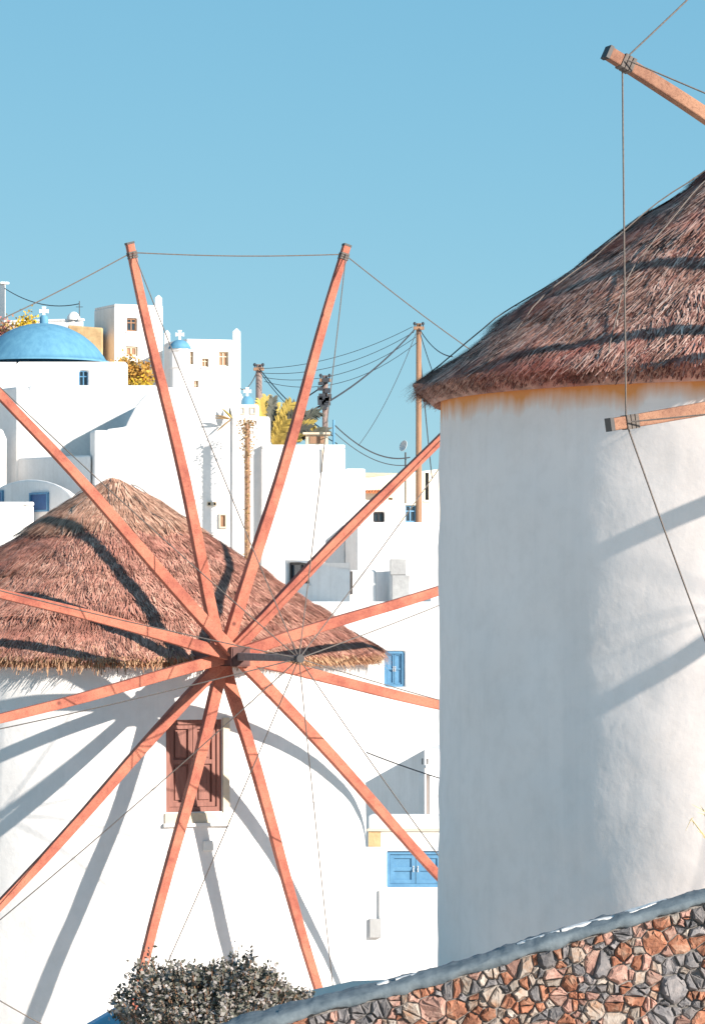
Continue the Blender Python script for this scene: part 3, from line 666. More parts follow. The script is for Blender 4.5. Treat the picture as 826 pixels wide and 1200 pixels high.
def wheel(rt, hub, axis_pt, tips, Rw, mat, bow_len, w0, w1, rope_r, dots=True):
    """tips: list of 12 unit-ish in-plane directions with lengths (vector from hub)"""
    mb = MB(); back = axis_pt + Vector((0, 0, hub.z - axis_pt.z)) + NV * .5
    mb.tube([back, hub - NV * .35], .12, 10); mb.bar(hub - NV * .40, hub + NV * .40, .20, .19, UV)
    for q_ in (-.37, 0.0, .37): mb.bar(hub + NV * (q_ - .02), hub + NV * (q_ + .02), .225, .225, UV)
    sh = mk('windshaft', mb, M['hubwood'], rt, merge=False)
    bt_ = hub + NV * bow_len
    mb = MB(); mb.bar(hub + NV * .40, bt_, .09, .065, UV); bs = mk('bowsprit', mb, M['greywood'], rt, bevel=.01)
    mb = MB(); mb.tube([bt_ - NV * .05, bt_ + NV * .05], .046, 10); mk('iron_ring', mb, M['iron'], bs, merge=False)
    ends = []
    for k, v in enumerate(tips):
        off = NV * ((k % 6) - 2.5) * .11; d = v.normalized(); a = hub + off + d * .02; e = hub + v + off * .3
        mb = MB(); dd = (e - a); m = 14; side = dd.cross(NV).normalized(); b = len(mb.v)
        rr = random.Random(k + int(Rw * 100)); ph = rr.uniform(0, 6)
        for i in range(m + 1):
            f = i / m; w = w0 + (w1 - w0) * f; p = a + dd * f + side * .03 * math.sin(ph + 5 * f) * math.sin(math.pi * f) + NV * .02 * math.cos(ph + 4 * f) * math.sin(math.pi * f)
            for sx, sy in ((-1, -1), (1, -1), (1, 1), (-1, 1)): mb.v.append(p + side * sx * w / 2 * rr.uniform(.97, 1.03) + NV * sy * w / 2 * rr.uniform(.97, 1.03))
        for i in range(m):
            for c in range(4): c2 = (c + 1) % 4; mb.f.append((i * 4 + c, i * 4 + c2, i * 4 + 4 + c2, i * 4 + 4 + c))
        mb.f.append((3, 2, 1, 0)); mb.f.append(tuple(m * 4 + c for c in range(4)))
        sp = mk('spoke', mb, mat, rt, bevel=.008)
        mb = MB(); mb.box(e + d * .008, side * (w1 / 2 + .003), NV * (w1 / 2 + .003), d * .012); mk('end_cap', mb, M['iron'], sp)
        mb = MB()      # rope lashing near the tip
        q = e - d * .10; ww = w1 + .012
        for j in range(3):
            mb.box(q - d * .028 * j, side * ww / 2, NV * ww / 2, d * .011)
        mk('lashing', mb, M['rope'], sp, merge=False)
        ends.append(q)
    for k in range(12):
        a, b = ends[k], ends[(k + 1) % 12]; L = (a - b).length
        mb = MB(); mb.tube([a.lerp(b, i / 8) - UV * .03 * math.sin(math.pi * i / 8) for i in range(9)], rope_r, 5); mk('rim_rope', mb, M['rope'], rt, merge=False)
        mb = MB(); a = ends[k] + NV * .06; b = bt_; mb.tube([a.lerp(b, i / 10) - UV * .05 * math.sin(math.pi * i / 10) for i in range(11)], rope_r * .9, 5); mk('stay_rope', mb, M['rope'], rt, merge=False)

# left mill
Rt, Re = 3.19, 3.40
DL = 43.0; axL = Vector((X(133, DL), DL, 0)); gzL = ground(axL.x, axL.y)
wmL = root('windmill', (axL.x, axL.y, gzL), 'white windmill with full twelve-spoke wheel, thatched cone and red-brown shutter', 'windmill')
def on_cyl(x, y, ax, ay, r):
    d = ray(x, y); A = d.x ** 2 + d.y ** 2; B = -2 * (d.x * ax + d.y * ay); C_ = ax * ax + ay * ay - r * r
    return d * ((-B - math.sqrt(B * B - 4 * A * C_)) / (2 * A))
w0_ = on_cyl(195, 952, axL.x, axL.y, Rt); w1_ = on_cyl(260, 843, axL.x, axL.y, Rt)
t0 = math.atan2(w0_.y - axL.y, w0_.x - axL.x) % (2 * math.pi); t1 = math.atan2(w1_.y - axL.y, w1_.x - axL.x) % (2 * math.pi)
zeL = Z(768, DL); zaL = Z(560, DL)
wf = tower(wmL, axL.x, axL.y, Rt, gzL - .4, zeL + .12, (t0, t1, w0_.z, w1_.z, .12), 3.1, M['mill'])
a, b, d, nn = wf; u = (b - a).normalized(); fw = (b - a).length; z0, z1 = w0_.z, w1_.z
pp = Vector((a.x, a.y, 0))
mb = MB(); fb = .055
for (e0, e1, g0, g1) in ((0.003, fb, z0, z1), (fw - fb, fw - .003, z0, z1), (fb, fw - fb, z1 - fb, z1 - .003), (fb, fw - fb, z0 + .003, z0 + fb)): panel(mb, pp, u, nn, e0, e1, g0, g1, .003, .085)
wfo = mk('window_frame', mb, M['brown'], wmL, merge=False)
for (e0, e1) in ((fb + .003, fw / 2 - .004), (fw / 2 + .004, fw - fb - .003)):
    mb = MB(); zz0, zz1 = z0 + fb + .004, z1 - fb - .004; panel(mb, pp, u, nn, e0, e1, zz0, zz1, .004, .03); s = .05
    for (h0, h1) in ((e0, e0 + s), (e1 - s, e1)): panel(mb, pp, u, nn, h0, h1, zz0, zz1, .029, .062)
    for zc in (zz0, zz0 + (zz1 - zz0) * .52, zz1 - s): panel(mb, pp, u, nn, e0 + s, e1 - s, zc, zc + s, .029, .060)
    hh = (zz1 - zz0) * .52
    for (g0, g1) in ((zz0 + s + .03, zz0 + hh - .03), (zz0 + hh + s + .03, zz1 - s - .03)): panel(mb, pp, u, nn, e0 + s + .025, e1 - s - .025, g0, g1, .029, .048)
    mk('shutter_leaf', mb, M['brown'], wmL, merge=False)
mb = MB(); qn = nn * .12
panel(mb, pp + qn, u, nn, fw + .005, fw + .085, z0 - .13, z1 + .02, -.10, .018); panel(mb, pp + qn, u, nn, -.02, fw + .004, z0 - .13, z0 - .012, -.10, .02)
mk('window_surround', mb, M['tan'], wmL, merge=False)
mb = MB(); panel(mb, pp + qn, u, nn, -.04, fw + .10, z0 - .17, z0 - .131, -.10, .05); mk('sill', mb, M['white_warm'], wmL)
c = on_cyl(244, 991, axL.x, axL.y, Rt); nq = Vector((c.x - axL.x, c.y - axL.y, 0)).normalized(); uq = Vector((-nq.y, nq.x, 0))
mb = MB(); mb.box(c, uq * .06, nq * .03, UV * .06); mk('junction_box', mb, M['white_warm'], wmL, bevel=.008)
roofL, profL = thatch(wmL, axL.x, axL.y, Re, zeL, zaL, M['straw_l'], M['fringe'], 74000, 5, .0120, 6500, M['straw_cap'], .8)
hubL = Vector((axL.x, axL.y, 0)) + NV * 4.27; hubL.z = Z(769, hubL.y)
TPX = [(155, 285), (408, 288), (510, 520), (510, 690), (510, 823), (513, 1028), (380, 1165), (168, 1150), (0, 1060), (0, 840), (0, 695), (0, 468)]
RW = 4.93; tipsL = []
for k, (x, y) in enumerate(TPX):
    v = on_plane(x, y, hubL, NV) - hubL
    tipsL.append(v if k < 2 else v.normalized() * RW)
RW = (tipsL[0].length + tipsL[1].length) / 2; print('RW', tipsL[0].length, tipsL[1].length, 'hub px', CX + hubL.x / hubL.y * F)
wheel(wmL, hubL, axL, [tipsL[0], tipsL[1]] + [v.normalized() * RW for v in tipsL[2:]], RW, M['spoke'], 2.22, .132, .086, .0072)
# right mill
DR = 25.0; RtR, ReR = 2.80, 2.96; axR = Vector((X(962, DR), DR, 0)); gzR = ground(axR.x, axR.y)
zeR = Z(459, DR); zaR = Z(118, DR)
wmR = root('windmill', (axR.x, axR.y, gzR), 'white windmill with rust-stained eave and dark weathered thatch behind the stone wall', 'windmill')
M['mill_r'] = plaster('mill_whitewash_rusty', (.90, .80, .75), (.83, .735, .685), .8, stain=(zeR - .045 - gzR, (.80, .29, .06)), streak=(.60, .56, .54), bs=.24, sk=.5)
tower(wmR, axR.x, axR.y, RtR, gzR - .4, zeR + .12, None, 11.7, M['mill_r'], amp=.035)
roofR, profR = thatch(wmR, axR.x, axR.y, ReR, zeR, zaR, M['straw_r'], M['straw_r'], 80000, 21, .0105, 9000, None, .36)
hubR = Vector((axR.x, axR.y, 0)) + NV * 3.75
hubR.z = Z(412, hubR.y); print('hubR px', CX + hubR.x / hubR.y * F)
vA = on_plane(720, 60, hubR, NV) - hubR; vB = on_plane(720, 497, hubR, NV) - hubR
aA = math.atan2(vA.z, vA.dot(TV)); aB = math.atan2(vB.z, vB.dot(TV)) % (2 * math.pi); print('R mill', vA.length, vB.length, math.degrees(aA), math.degrees(aB))
vC = on_plane(865, 895, hubR, NV) - hubR; aC = math.atan2(vC.z, vC.dot(TV)) % (2 * math.pi)
tipsR = [vA, vB, vC]; RWR = (vA.length + vB.length) / 2
for k in range(1, 10):
    an = aC + k * (2 * math.pi - (aC - aA)) / 10; tipsR.append((TV * math.cos(an) + UV * math.sin(an)) * RWR)
wheel(wmR, hubR, axR, tipsR, RWR, M['spoke_pale'], 1.95, .115, .074, .0055)
# cords holding the thatch
def cord(rt, prof, ax, ay, f0, t0, f1, t1, r, seed, n=24):
    pts = []
    for i in range(n + 1):
        f = f0 + (f1 - f0) * i / n; t = t0 + (t1 - t0) * i / n; rr, z = prof(f); rr += .03 + .012 * math.sin(i * .7 + seed)
        pts.append((ax + math.cos(t) * rr, ay + math.sin(t) * rr, z + .03 + .01 * math.sin(i * .7 + seed)))
    mb = MB(); mb.tube(pts, r, 4); return mk('binding_cord', mb, M['rope'], rt, merge=False)
for i in range(10):
    t = 2 * math.pi * i / 10 + .2; cord(roofL, profL, axL.x, axL.y, .06, t, .36, t + .3, .006, i)
for i in range(16):
    t = 2 * math.pi * i / 16; cord(roofR, profR, axR.x, axR.y, .05, t, .98, t + .55, .005, i)

# ------------------------------------------------------------------ stone wall in front
WD = 20.0
wallpts = [(120, 1247), (290, 1197), (515, 1139), (640, 1100), (740, 1071), (826, 1047), (1000, 1000)]   # top edge of coping
def wtop(x):    # world x -> z of coping top
    px = CX + x / WD * F
    for (a, ya), (b, yb) in zip(wallpts, wallpts[1:]):
        if px <= b: break
    return Z(ya + (yb - ya) * (px - a) / (b - a), WD)
xw0, xw1 = X(120, WD), X(1000, WD)
sw = root('stone_wall', (X(600, WD), WD + .25, ground(X(600, WD), WD)), 'rubble stone wall of grey and rust stones with sloping blue-grey coping', 'wall')
mb = MB(); nx = 60; TH = .45
gb = min(ground(xw0, WD), ground(xw1, WD)) - .4
sec = []
for i in range(nx + 1):
    x = xw0 + (xw1 - xw0) * i / nx; z = wtop(x) - .05; sec.append([(x, WD, gb), (x, WD, z), (x, WD + TH, z), (x, WD + TH, gb)])
for s_ in sec: mb.v += [Vector(q) for q in s_]
for i in range(nx):
    for c in range(4): c2 = (c + 1) % 4; mb.f.append((i * 4 + c, i * 4 + c2, i * 4 + 4 + c2, i * 4 + 4 + c))
mb.f.append((3, 2, 1, 0)); mb.f.append(tuple(nx * 4 + c for c in range(4)))
mk('mortar_core', mb, M['mortar'], sw)
mb = MB(); nx = 320; cpf = [(-.022, -.064), (-.034, -.046), (-.034, -.024), (-.02, -.006), (.08, .010), (.3, .004), (TH + .04, -.03), (TH + .05, -.105)]
for i in range(nx + 1):
    x = xw0 + (xw1 - xw0) * i / nx; z = wtop(x)
    for j, (dy, dz) in enumerate(cpf):
        w = .014 * fbm((x, dy * 3 + j * .4, 2.0), 3.2) + .012 * fbm((x, dy * 5 + j, 9.0), 13); lo = (.022 * fbm((x, 7.0, 1.0), 5.3) if j in (0,) else 0)
        mb.v.append(Vector((x, WD + dy + w * .6, z + dz + w + lo)))
m_ = len(cpf)
for i in range(nx):
    for c in range(m_): c2 = (c + 1) % m_; mb.f.append((i * m_ + c, i * m_ + c2, (i + 1) * m_ + c2, (i + 1) * m_ + c))
mb.f.append(tuple(range(m_))[::-1]); mb.f.append(tuple(nx * m_ + c for c in range(m_)))
cop = mk('coping', mb, M['coping'], sw, smooth=True)
mb = MB()      # white patches that paint in the sunlit top edge of the coping
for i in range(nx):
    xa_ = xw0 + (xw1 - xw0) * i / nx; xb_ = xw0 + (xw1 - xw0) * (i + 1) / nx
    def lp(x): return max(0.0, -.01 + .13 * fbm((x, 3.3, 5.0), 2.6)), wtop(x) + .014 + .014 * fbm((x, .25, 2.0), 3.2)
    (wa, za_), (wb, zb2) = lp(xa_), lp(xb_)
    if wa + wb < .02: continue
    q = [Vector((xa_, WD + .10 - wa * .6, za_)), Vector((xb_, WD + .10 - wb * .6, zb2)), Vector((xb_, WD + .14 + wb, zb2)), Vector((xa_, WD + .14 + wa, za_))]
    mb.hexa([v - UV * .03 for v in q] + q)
mk('sunlit_edge_patches', mb, M['white'], cop)
# stones : power diagram of jittered seeds in the wall face
rnd = random.Random(12)
seeds = []
tries = 0
xlo, xhi, zlo = X(240, WD), X(900, WD), -2.95
while tries < 9000:
    tries += 1
    x = rnd.uniform(xlo, xhi); zt = wtop(x) - .06; z = rnd.uniform(max(zlo, zt - 1.2), zt - .02)
    r = (rnd.choice([.08, .07, .06]) if tries < 60 else rnd.choice([.04, .048, .056]) if tries < 700 else rnd.choice([.016, .022, .028, .034, .040]))
    ok = all((x - a) ** 2 / 1.0 + (z - b) ** 2 > (.86 * (r + c)) ** 2 for a, b, c in seeds)
    if ok: seeds.append((x, z, r))
def clip(poly, a, b, c):   # keep a*x+b*z<=c
    out = []
    for i in range(len(poly)):
        p, q = poly[i], poly[(i + 1) % len(poly)]; dp = a * p[0] + b * p[1] - c; dq = a * q[0] + b * q[1] - c
        if dp <= 0: out.append(p)
        if dp * dq < 0:
            t = dp / (dp - dq); out.append((p[0] + (q[0] - p[0]) * t, p[1] + (q[1] - p[1]) * t))
    return out
cells = []
for i, (x, z, r) in enumerate(seeds):
    m2 = r * 2.1; poly = [(x - m2, z - m2), (x + m2, z - m2), (x + m2, z + m2), (x - m2, z + m2)]
    for j, (a, b, c) in enumerate(seeds):
        if j == i or abs(a - x) > .5 or abs(b - z) > .5: continue
        poly = clip(poly, 2 * (a - x), 2 * (b - z), (a * a + b * b - c * c) - (x * x + z * z - r * r))
        if len(poly) < 3: break
    if len(poly) < 3: continue
    # below the coping
    s0 = (wtop(x + .05) - wtop(x - .05)) / .1; poly = clip(poly, -s0, 1, wtop(x) - .066 - s0 * x)
    if len(poly) >= 3:
        cxx = sum(p[0] for p in poly) / len(poly); czz = sum(p[1] for p in poly) / len(poly)
        ar = abs(sum(poly[k][0] * poly[(k + 1) % len(poly)][1] - poly[(k + 1) % len(poly)][0] * poly[k][1] for k in range(len(poly)))) / 2
        if ar > .0035 and rnd.random() < .6:      # split some cells: broken, blocky pieces
            an = rnd.choice([0, math.pi / 2]) + rnd.gauss(0, .3); ca, sa = math.cos(an), math.sin(an); cc_ = ca * cxx + sa * czz + rnd.gauss(0, .006)
            parts = [clip(poly, ca, sa, cc_), clip(poly, -ca, -sa, -cc_)]
        else: parts = [poly]
        for pl in parts:
            if len(pl) < 3: continue
            cxx = sum(p[0] for p in pl) / len(pl); czz = sum(p[1] for p in pl) / len(pl)
            ar = abs(sum(pl[k][0] * pl[(k + 1) % len(pl)][1] - pl[(k + 1) % len(pl)][0] * pl[k][1] for k in range(len(pl)))) / 2
            if ar > .0005: cells.append((cxx, czz, ar, pl))
def stone_mb(poly, cx_, cz_, ar):
    mb = MB(); sz = math.sqrt(ar); pts = []
    gap = .0045
    poly = [(cx_ + (x - cx_) * (1 - gap / max(.02, math.hypot(x - cx_, z - cz_))), cz_ + (z - cz_) * (1 - gap / max(.02, math.hypot(x - cx_, z - cz_)))) for x, z in poly]
    for k in range(len(poly)):
        p, q = poly[k], poly[(k + 1) % len(poly)]; L = math.hypot(q[0] - p[0], q[1] - p[1])
        if L < .008: continue
        f = .07
        pts.append((p[0] + (q[0] - p[0]) * f, p[1] + (q[1] - p[1]) * f))
        if L > .03:
            j = -rnd.uniform(0, .05) * L
            nx_, nz_ = (q[1] - p[1]) / L, -(q[0] - p[0]) / L
            pts.append(((p[0] + q[0]) / 2 + nx_ * j, (p[1] + q[1]) / 2 + nz_ * j))
        pts.append((p[0] + (q[0] - p[0]) * (1 - f), p[1] + (q[1] - p[1]) * (1 - f)))
    n = len(pts); pr = rnd.uniform(.010, .040); tx, tz = rnd.gauss(0, .16), rnd.gauss(0, .16)
    sh = min(.020, sz * .16)
    for (ins, dy, jit) in ((0, .03, 0), (0, -.35 * pr, .0015), (sh, -pr, .003)):
        for (x, z) in pts:
            L = math.hypot(x - cx_, z - cz_); q = max(.3, 1 - ins * rnd.uniform(.5, 1.5) / max(.01, L)); xx = cx_ + (x - cx_) * q; zz = cz_ + (z - cz_) * q
            yy = dy + (rnd.gauss(0, jit) if jit else 0) + ((xx - cx_) * tx + (zz - cz_) * tz if ins else 0)
            mb.v.append(Vector((xx, WD - .004 + yy, zz)))
    for i in range(2):
        for k in range(n): k2 = (k + 1) % n; mb.f.append((i * n + k, i * n + k2, (i + 1) * n + k2, (i + 1) * n + k))
    # broken front: two facets meeting on a random ridge
    k0 = rnd.randrange(n); ring = [2 * n + (k0 + k) % n for k in range(n)]; h = max(2, min(n - 2, int(n * rnd.uniform(.35, .65))))
    mb.f.append(tuple(ring[:h + 1])); mb.f.append(tuple(ring[h:] + [ring[0]]))
    return mb
def stone_kind(x, z):
    v = noise.noise(Vector((x * 1.5 + 3, z * 1.5, 4.2))); q = rnd.random() + v * .5
    return 0 if q < .50 else (3 if q < .68 else (1 if q < .92 else 2))
vis = [c for c in cells if Z(1215, WD) < c[1] and X(270, WD) < c[0] < X(850, WD)]
vis.sort(key=lambda c: -c[2]); vis_ids = set(id(c) for c in vis[:298]); print('stones', len(cells), 'visible', len(vis))
rest = [MB() for _ in ST]
for c in cells:
    smb = stone_mb(c[3], c[0], c[1], c[2]); kd = stone_kind(c[0], c[1])
    if id(c) in vis_ids:
        o0 = Vector(sw['_o']); cc = Vector((c[0], WD, c[1])); me = bpy.data.meshes.new('stone'); me.from_pydata([tuple(v - cc) for v in smb.v], [], smb.f)
        bm = bmesh.new(); bm.from_mesh(me); bmesh.ops.recalc_face_normals(bm, faces=bm.faces); bm.to_mesh(me); bm.free()
        me.materials.append(ST[kd]); o = bpy.data.objects.new('stone', me); COL.objects.link(o); o.parent = sw; o.location = cc - o0
    else: rest[kd].add(smb.v, smb.f)
for kd, r_ in enumerate(rest):
    if r_.v: mk('small_stones', r_, ST[kd], sw, merge=False)['kind'] = 'stuff'

# ------------------------------------------------------------------ plants
def shrub(name, label, cat, x, yt, D, wpx, mat, nst, nleaf, leaf, seed, base_y=None, stemmat='postwood', flat=1.0, spread=1.6, lump=0.0):
    rnd = random.Random(seed); bx = X(x, D); gz = ground(bx, D) if base_y is None else Z(base_y, D)
    zt = Z(yt, D); H = zt - gz; W = wpx / F * D / 2
    rt = root(name, (bx, D, gz), label, cat); st = MB(); lf = MB()
    lv, lfc = [], []
    for i in range(nst):
        a = rnd.random() * 2 * math.pi; rr = math.sqrt(rnd.random()); tipx = math.cos(a) * rr * W; tipy = math.sin(a) * rr * W * flat
        hh = H * (1 - .34 * rr * rr) * (rnd.uniform(.80, .96) if rnd.random() < .93 else rnd.uniform(.95, 1.06))
        hh *= 1 + lump * noise.noise(Vector((tipx * 3.2 + seed, tipy * 3.2, .5)))
        if lump and rnd.random() < .07: hh *= rnd.uniform(1.04, 1.12)
        p0 = Vector((bx + tipx * .15, D + tipy * .15, gz - .03)); p3 = Vector((bx + tipx, D + tipy, gz + hh)); p1 = p0.lerp(p3, .4) + Vector((tipx * .15, tipy * .15, -hh * .02))
        path = [p0.lerp(p1, f).lerp(p1.lerp(p3, f), f) for f in (0, .25, .5, .75, 1)]
        st.tube(path, .008 * H + .004, 4, .003)
        for j in range(nleaf):
            f = 1 - rnd.random() ** 1.6 * .62; q = p0.lerp(p1, f).lerp(p1.lerp(p3, f), f)
            q = q + Vector((rnd.gauss(0, 1), rnd.gauss(0, 1), rnd.gauss(0, 1))) * leaf * spread
            d = Vector((rnd.gauss(0, 1), rnd.gauss(0, 1), rnd.gauss(.5, .8))).normalized(); s = d.cross(Vector((rnd.gauss(0, 1), rnd.gauss(0, 1), rnd.gauss(0, 1)))).normalized()
            L = leaf * rnd.uniform(.7, 1.4); w = L * .34; b = len(lv)
            lv.extend([q - d * L / 2, q + s * w, q + d * L / 2, q - s * w]); lfc.append((b, b + 1, b + 2, b + 3))
    mk('stem', st, M[stemmat], rt, merge=False)
    lf.v = lv; lf.f = lfc; o = mk('foliage', lf, M[mat], rt, merge=False); o['kind'] = 'stuff'
    return rt
shrub('shrub', 'grey-green leafy shrub growing at the foot of the windmill by the wall', 'shrub', 252, 1124, 23.6, 250, 'leaf_grey', 430, 62, .032, 31, spread=.75, lump=.24)
shrub('shrub', 'orange ochre shrub growing between blue dome and tall white house', 'shrub', 152, 424, 127, 52, 'leaf_orange', 40, 60, .13, 8, base_y=462)
shrub('shrub', 'pink flowering shrub on the far hilltop beside the blue dome', 'shrub', 1, 372, 142, 34, 'leaf_pink', 30, 50, .13, 9, base_y=418)
shrub('shrub', 'bright yellow flowering shrub peeking over the blue dome', 'shrub', 34, 371, 141, 24, 'leaf_yellow', 26, 50, .12, 10, base_y=412)
shrub('shrub', 'small yellow shrub at the foot of the tall white house', 'shrub', 168, 446, 126, 26, 'leaf_yellow', 14, 40, .10, 14, base_y=466)

def strap(mb, p, az, el, L, w, bend, n=8):
    d = Vector((math.cos(az), math.sin(az), 0)); pts = []
    for i in range(n + 1):
        f = i / n; e = el - bend * f; pts.append(p.copy()); p = p + (d * math.cos(e) + UV * math.sin(e)) * (L / n)
    s = Vector((-math.sin(az), math.cos(az), 0)); b = len(mb.v)
    for i, q in enumerate(pts):
        f = i / n; ww = w * (.55 + .8 * f * (1 - f) * 2) * (1 - f ** 4) + .004; t = (pts[min(i + 1, n)] - pts[max(i - 1, 0)]).normalized(); up = t.cross(s) * -1
        for (k, lift) in ((-1, .28), (0, -.05), (1, .28)): mb.v.append(q + s * ww * k / 2 + up * ww * lift)
        mb.v.append(q + up * ww * -.22)
    for i in range(n):
        a = b + i * 4; c = a + 4
        mb.f += [(a, a + 1, c + 1, c), (a + 1, a + 2, c + 2, c + 1), (a + 2, a + 3, c + 3, c + 2), (a + 3, a, c, c + 3)]
ag = root('palm_tree', P(319, 530, 98), 'dry palm with arching yellow and dark fronds behind the bell turret', 'palm')
rnd = random.Random(4)
gzA = Z(530, 100)
def leaf_px(mb, bx, by, tx, ty, w, arch, D0_, D1_, n=9):
    a = P(bx, by, D0_); b = P(tx, ty, D1_); m = a.lerp(b, .5) + UV * arch; pts = []
    for i in range(n + 1):
        f = i / n; pts.append(a.lerp(m, f).lerp(m.lerp(b, f), f))
    mb.tube(pts, .018, 4, .005); rl = random.Random(int(tx * 31 + ty))
    for i in range(34):      # leaflets on both sides of the rib
        f = .12 + .88 * i / 33; k = f * n; j = min(n - 1, int(k)); q = pts[j].lerp(pts[j + 1], k - j); t = (pts[j + 1] - pts[j]).normalized(); s_ = t.cross(Vector((.25, -1, .35))).normalized()
        for sg in (-1, 1):
            L = w * 1.5 * (.55 + 1.2 * f * (1.05 - f)) * rl.uniform(.8, 1.15); d = (t * 1.0 + s_ * sg * .75 + Vector((0, rl.gauss(0, .15), -.12))).normalized()
            wv = d.cross(Vector((0, -1, .3))).normalized() * .026; e = q + d * L * .6; g2 = e + (d - UV * .35).normalized() * L * .4
            mb.add([q - wv * .6, q + wv * .6, e + wv, e - wv, g2], [(0, 1, 2, 3), (3, 2, 4)])
AB = 98.0
for (bx_, by_, tx_, ty_, w_, ar_, d1, mt) in [
        (312, 524, 305, 470, .20, .05, 97.9, 'frond_y'), (314, 524, 313, 466, .22, .0, 98.3, 'frond_y'), (315, 524, 320, 467, .2, .05, 98, 'frond_d'), (313, 524, 309, 473, .18, .05, 98.6, 'frond_d'), (316, 524, 324, 474, .18, .05, 98.5, 'frond_y'),
        (318, 526, 341, 473, .26, .25, 97.8, 'frond_y'), (320, 526, 345, 476, .22, .2, 98.2, 'frond_d'), (320, 526, 354, 482, .30, .25, 97.6, 'frond_d'), (321, 526, 358, 487, .24, .3, 98.0, 'frond_y'), (322, 526, 373, 483, .26, .35, 97.8, 'frond_d'),
        (322, 527, 366, 497, .24, .3, 97.5, 'frond_y'), (322, 527, 362, 503, .26, .25, 97.4, 'frond_d'), (320, 527, 352, 512, .24, .2, 97.2, 'frond_y'), (320, 528, 346, 518, .22, .15, 97.1, 'frond_y'), (324, 527, 384, 504, .2, .25, 97.9, 'frond_d'), (318, 527, 336, 492, .24, .1, 97.4, 'frond_y')]:
    mb = MB(); leaf_px(mb, bx_, by_, tx_, ty_, w_, ar_, AB, d1); mk('frond', mb, M[mt], ag, merge=False)
mb = MB(); mb.tube([P(318, 545, 98), P(319, 524, 98)], .25, 8, .15); mk('trunk', mb, M['frond_o'], ag)
ag2 = root('dry_plant', P(268, 492, 96.0), 'dry drooping tan leaves beside the small cross of the bell turret', 'plant')
for (x, y, az, el, L, w, bend, mt) in [(270, 491, 180, 25, .5, .1, .6, 'frond_o'), (268, 491, 190, 10, .45, .09, .3, 'frond_o'), (272, 490, 150, 50, .45, .1, .4, 'frond_y'), (270, 492, 170, -35, .55, .09, .2, 'frond_o'), (272, 491, 120, 70, .4, .08, .2, 'frond_d')]:
    mb = MB(); strap(mb, P(x, y, 96.0), R(az), R(el), L, w, bend); mk('leaf', mb, M[mt], ag2, smooth=True, merge=False)
# dry stalks at the right-hand mill, behind the wall
dp = root('dry_plant', (X(880, 21.2), 21.2, ground(X(880, 21.2), 21.2)), 'dry yellow grass sprig against the rust-stained windmill wall', 'plant')
b0 = Vector(dp.location); rnd = random.Random(2)
for i in range(13):
    tip = P(rnd.uniform(802, 850), rnd.uniform(940, 985), 21.2 + rnd.uniform(-.1, .1)); mid = Vector((b0.x - .05, 21.2, tip.z - .35))
    mb = MB(); pts = [b0.lerp(mid, f).lerp(mid.lerp(tip, f), f) for f in [j / 8 for j in range(9)]]; mb.tube(pts, .005, 4, .002)
    for j in range(4):
        q = pts[8 - j // 2]; mb.tube([q, q + Vector((rnd.gauss(-.02, .03), 0, rnd.gauss(.02, .03)))], .003, 3, .001)
    mk('stalk', mb, M['dry_grass'], dp, merge=False)

# ------------------------------------------------------------------ poles and cables
def pole(label, x, yt, D, r, mat, fit=True, yb=None):
    gz = ground(X(x, D), D); rt = root('power_pole', (X(x, D), D, gz), label, 'pole', None)
    mb = MB(); mb.tube([(X(x, D), D, gz - .5), (X(x, D), D, Z(yt, D))], r * 1.15, 10, r * .85); mk('post', mb, M[mat], rt)
    if fit:
        mb = MB(); c = P(x, yt + 6, D); mb.box(c + Vector((0, -r - .04, 0)), Vector((.17, 0, 0)), Vector((0, .045, 0)), Vector((0, 0, .05))); ca = mk('crossarm', mb, M['postwood'], rt, bevel=.01)
        for dx in (-.13, .13):
            mb = MB(); mb.lathe((c.x + dx, c.y - r - .04, c.z + .05), [(.018, 0), (.018, .05), (.045, .06), (.05, .1), (.03, .14), (.001, .15)], 8); mk('insulator', mb, M['cable'], ca, smooth=True)
    return rt
p1 = pole('tall orange wooden power pole in front of the cream house', 490.5, 379, 108, .10, 'postwood')
p2 = pole('weathered power pole with transformer clutter beside the palm', 381, 440, 102, .10, 'greywood')
mb = MB()
rnd = random.Random(6)
for i in range(14):
    c = P(381 + rnd.uniform(-6, 6), 446 + rnd.uniform(-4, 34), 101.85); mb.box(c, Vector((rnd.uniform(.04, .11), 0, 0)), Vector((0, .06, 0)), Vector((0, 0, rnd.uniform(.03, .09))))
mk('switchgear', mb, M['cable'], p2, merge=False)
p3 = pole('short grey power pole behind the bell turret', 303.5, 427, 110, .12, 'greywood')
p4 = pole('rusty orange pole wrapped in dry vine against the broad white house', 290, 497, 95.3, .09, 'postwood', False)
lv = MB(); rnd = random.Random(11)
for i in range(900):
    f = rnd.random() ** 1.7; y = 494 + f * 160; sp = 8.5 * max(0, 1 - f * 2.6) + 2.6; q = P(290 + rnd.gauss(0, sp * .5), y + rnd.gauss(0, 2), 95.3 + rnd.gauss(0, .10))
    d = Vector((rnd.gauss(0, 1), rnd.gauss(0, .6), rnd.gauss(-.3, 1))).normalized(); s = d.cross(Vector((rnd.random(), rnd.random(), .3))).normalized(); L = rnd.uniform(.05, .11)
    lv.add([q - d * L / 2, q + s * L * .25, q + d * L / 2, q - s * L * .25], [(0, 1, 2, 3)])
o = mk('dry_vine', lv, M['frond_o'], p4, merge=False); o['kind'] = 'stuff'
def cable(pts, r, label, sag=.25, group='overhead cables'):
    a, b = pts; mb = MB(); n = 16
    mb.tube([a.lerp(b, i / n) - UV * sag * 4 * (i / n) * (1 - i / n) for i in range(n + 1)], r, 4)
    return tag(mk('overhead_cable', mb, M['cable'], merge=False, base=tuple((a + b) / 2)), label, 'cable', group)
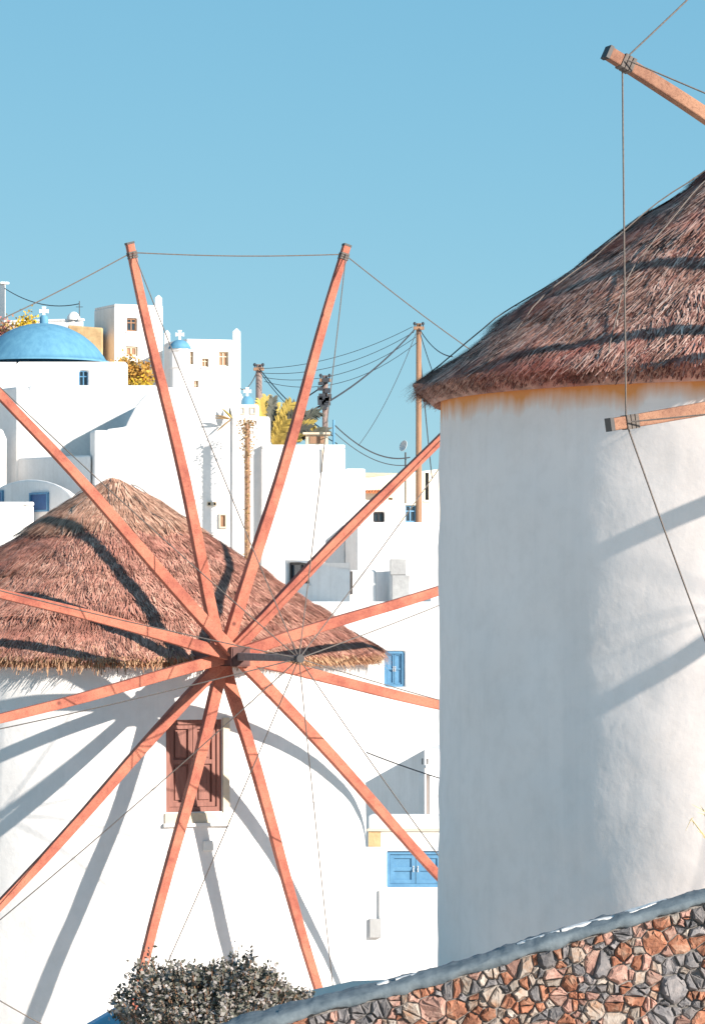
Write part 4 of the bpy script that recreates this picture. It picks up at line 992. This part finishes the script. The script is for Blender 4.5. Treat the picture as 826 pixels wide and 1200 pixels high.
t1_ = lambda dx=0, dy=0: P(487 + dx, 383 + dy, 107.8); t2_ = lambda dx=0, dy=0: P(381 + dx, 446 + dy, 101.8); t3_ = lambda dx=0, dy=0: P(304 + dx, 432 + dy, 109.7)
for i in range(4): cable((t1_(i * 2 - 4, i * 6), t3_(i * 2, i * 5)), .009, 'thin cable strung between tall orange pole and short grey pole', .3 + .12 * i)
cable((t1_(-2, 4), P(350, 488, 100.8)), .03, 'thick black cable from tall orange pole down towards the palm', .3)
cable((t1_(0, 8), P(420, 522, 104)), .012, 'slack thin cable from tall orange pole to the terrace house', .3)
cable((t3_(0, 0), P(392, 512, 97.2)), .022, 'black cable from short grey pole sloping to the blue pipe', .2)
cable((t3_(0, 3), P(395, 520, 97.0)), .016, 'second cable from short grey pole sloping past the palm', .25)
cable((t2_(3, 2), P(272, 490, 104)), .022, 'cable from clutter-topped pole to bell turret', .3)
cable((t3_(-2, 2), P(281, 455, 135)), .018, 'short cable from grey pole to finial house wall', .25)
cable((P(391, 497, 96.6), P(480, 536, 113)), .022, 'black cable from blue pipe to satellite dish mast', .35)
cable((P(391, 506, 96.6), P(478, 545, 113)), .014, 'thin lower cable from blue pipe to satellite dish mast', .3)
cable((t1_(4, 2), P(530, 418, 96)), .018, 'cable from tall orange pole running behind rust-stained windmill', .2)
cable((t1_(4, 4), P(520, 470, 104)), .014, 'steep cable from tall orange pole dropping behind rust-stained windmill', .1)
cable((t1_(3, 6), P(506, 560, 118.5)), .018, 'steep service cable from tall orange pole to cream house', .15)
cable((P(6, 338, 149.9), P(93, 356, 145)), .02, 'slack cable from hilltop house to antenna above blue dome', .35)
cable((P(420, 878, 74.5), P(515, 912, 72.5)), .014, 'thin cable crossing in front of the grey side wall and dark doorway', .02)
# blue painted coping by the shrub
mb = MB(); q = [P(96, 1207, 28), P(146, 1178, 28)]
gz = ground(q[0].x, 28) - .3
mb.add([(q[0].x, 28, gz), (q[1].x, 28, gz), q[1], q[0], (q[0].x, 28.4, gz), (q[1].x, 28.4, gz), q[1] + Vector((0, .4, 0)), q[0] + Vector((0, .4, 0))],
       [(0, 1, 2, 3), (7, 6, 5, 4), (3, 2, 6, 7), (1, 0, 4, 5), (0, 3, 7, 4), (2, 1, 5, 6)])
tag(mk('low_wall', mb, M['pale_blue'], bevel=.02), 'pale blue painted sloping low wall beside the grey-green shrub', 'wall')

for o in list(bpy.data.objects):
    for k in ('_o', '_zt'):
        if k in o: del o[k]
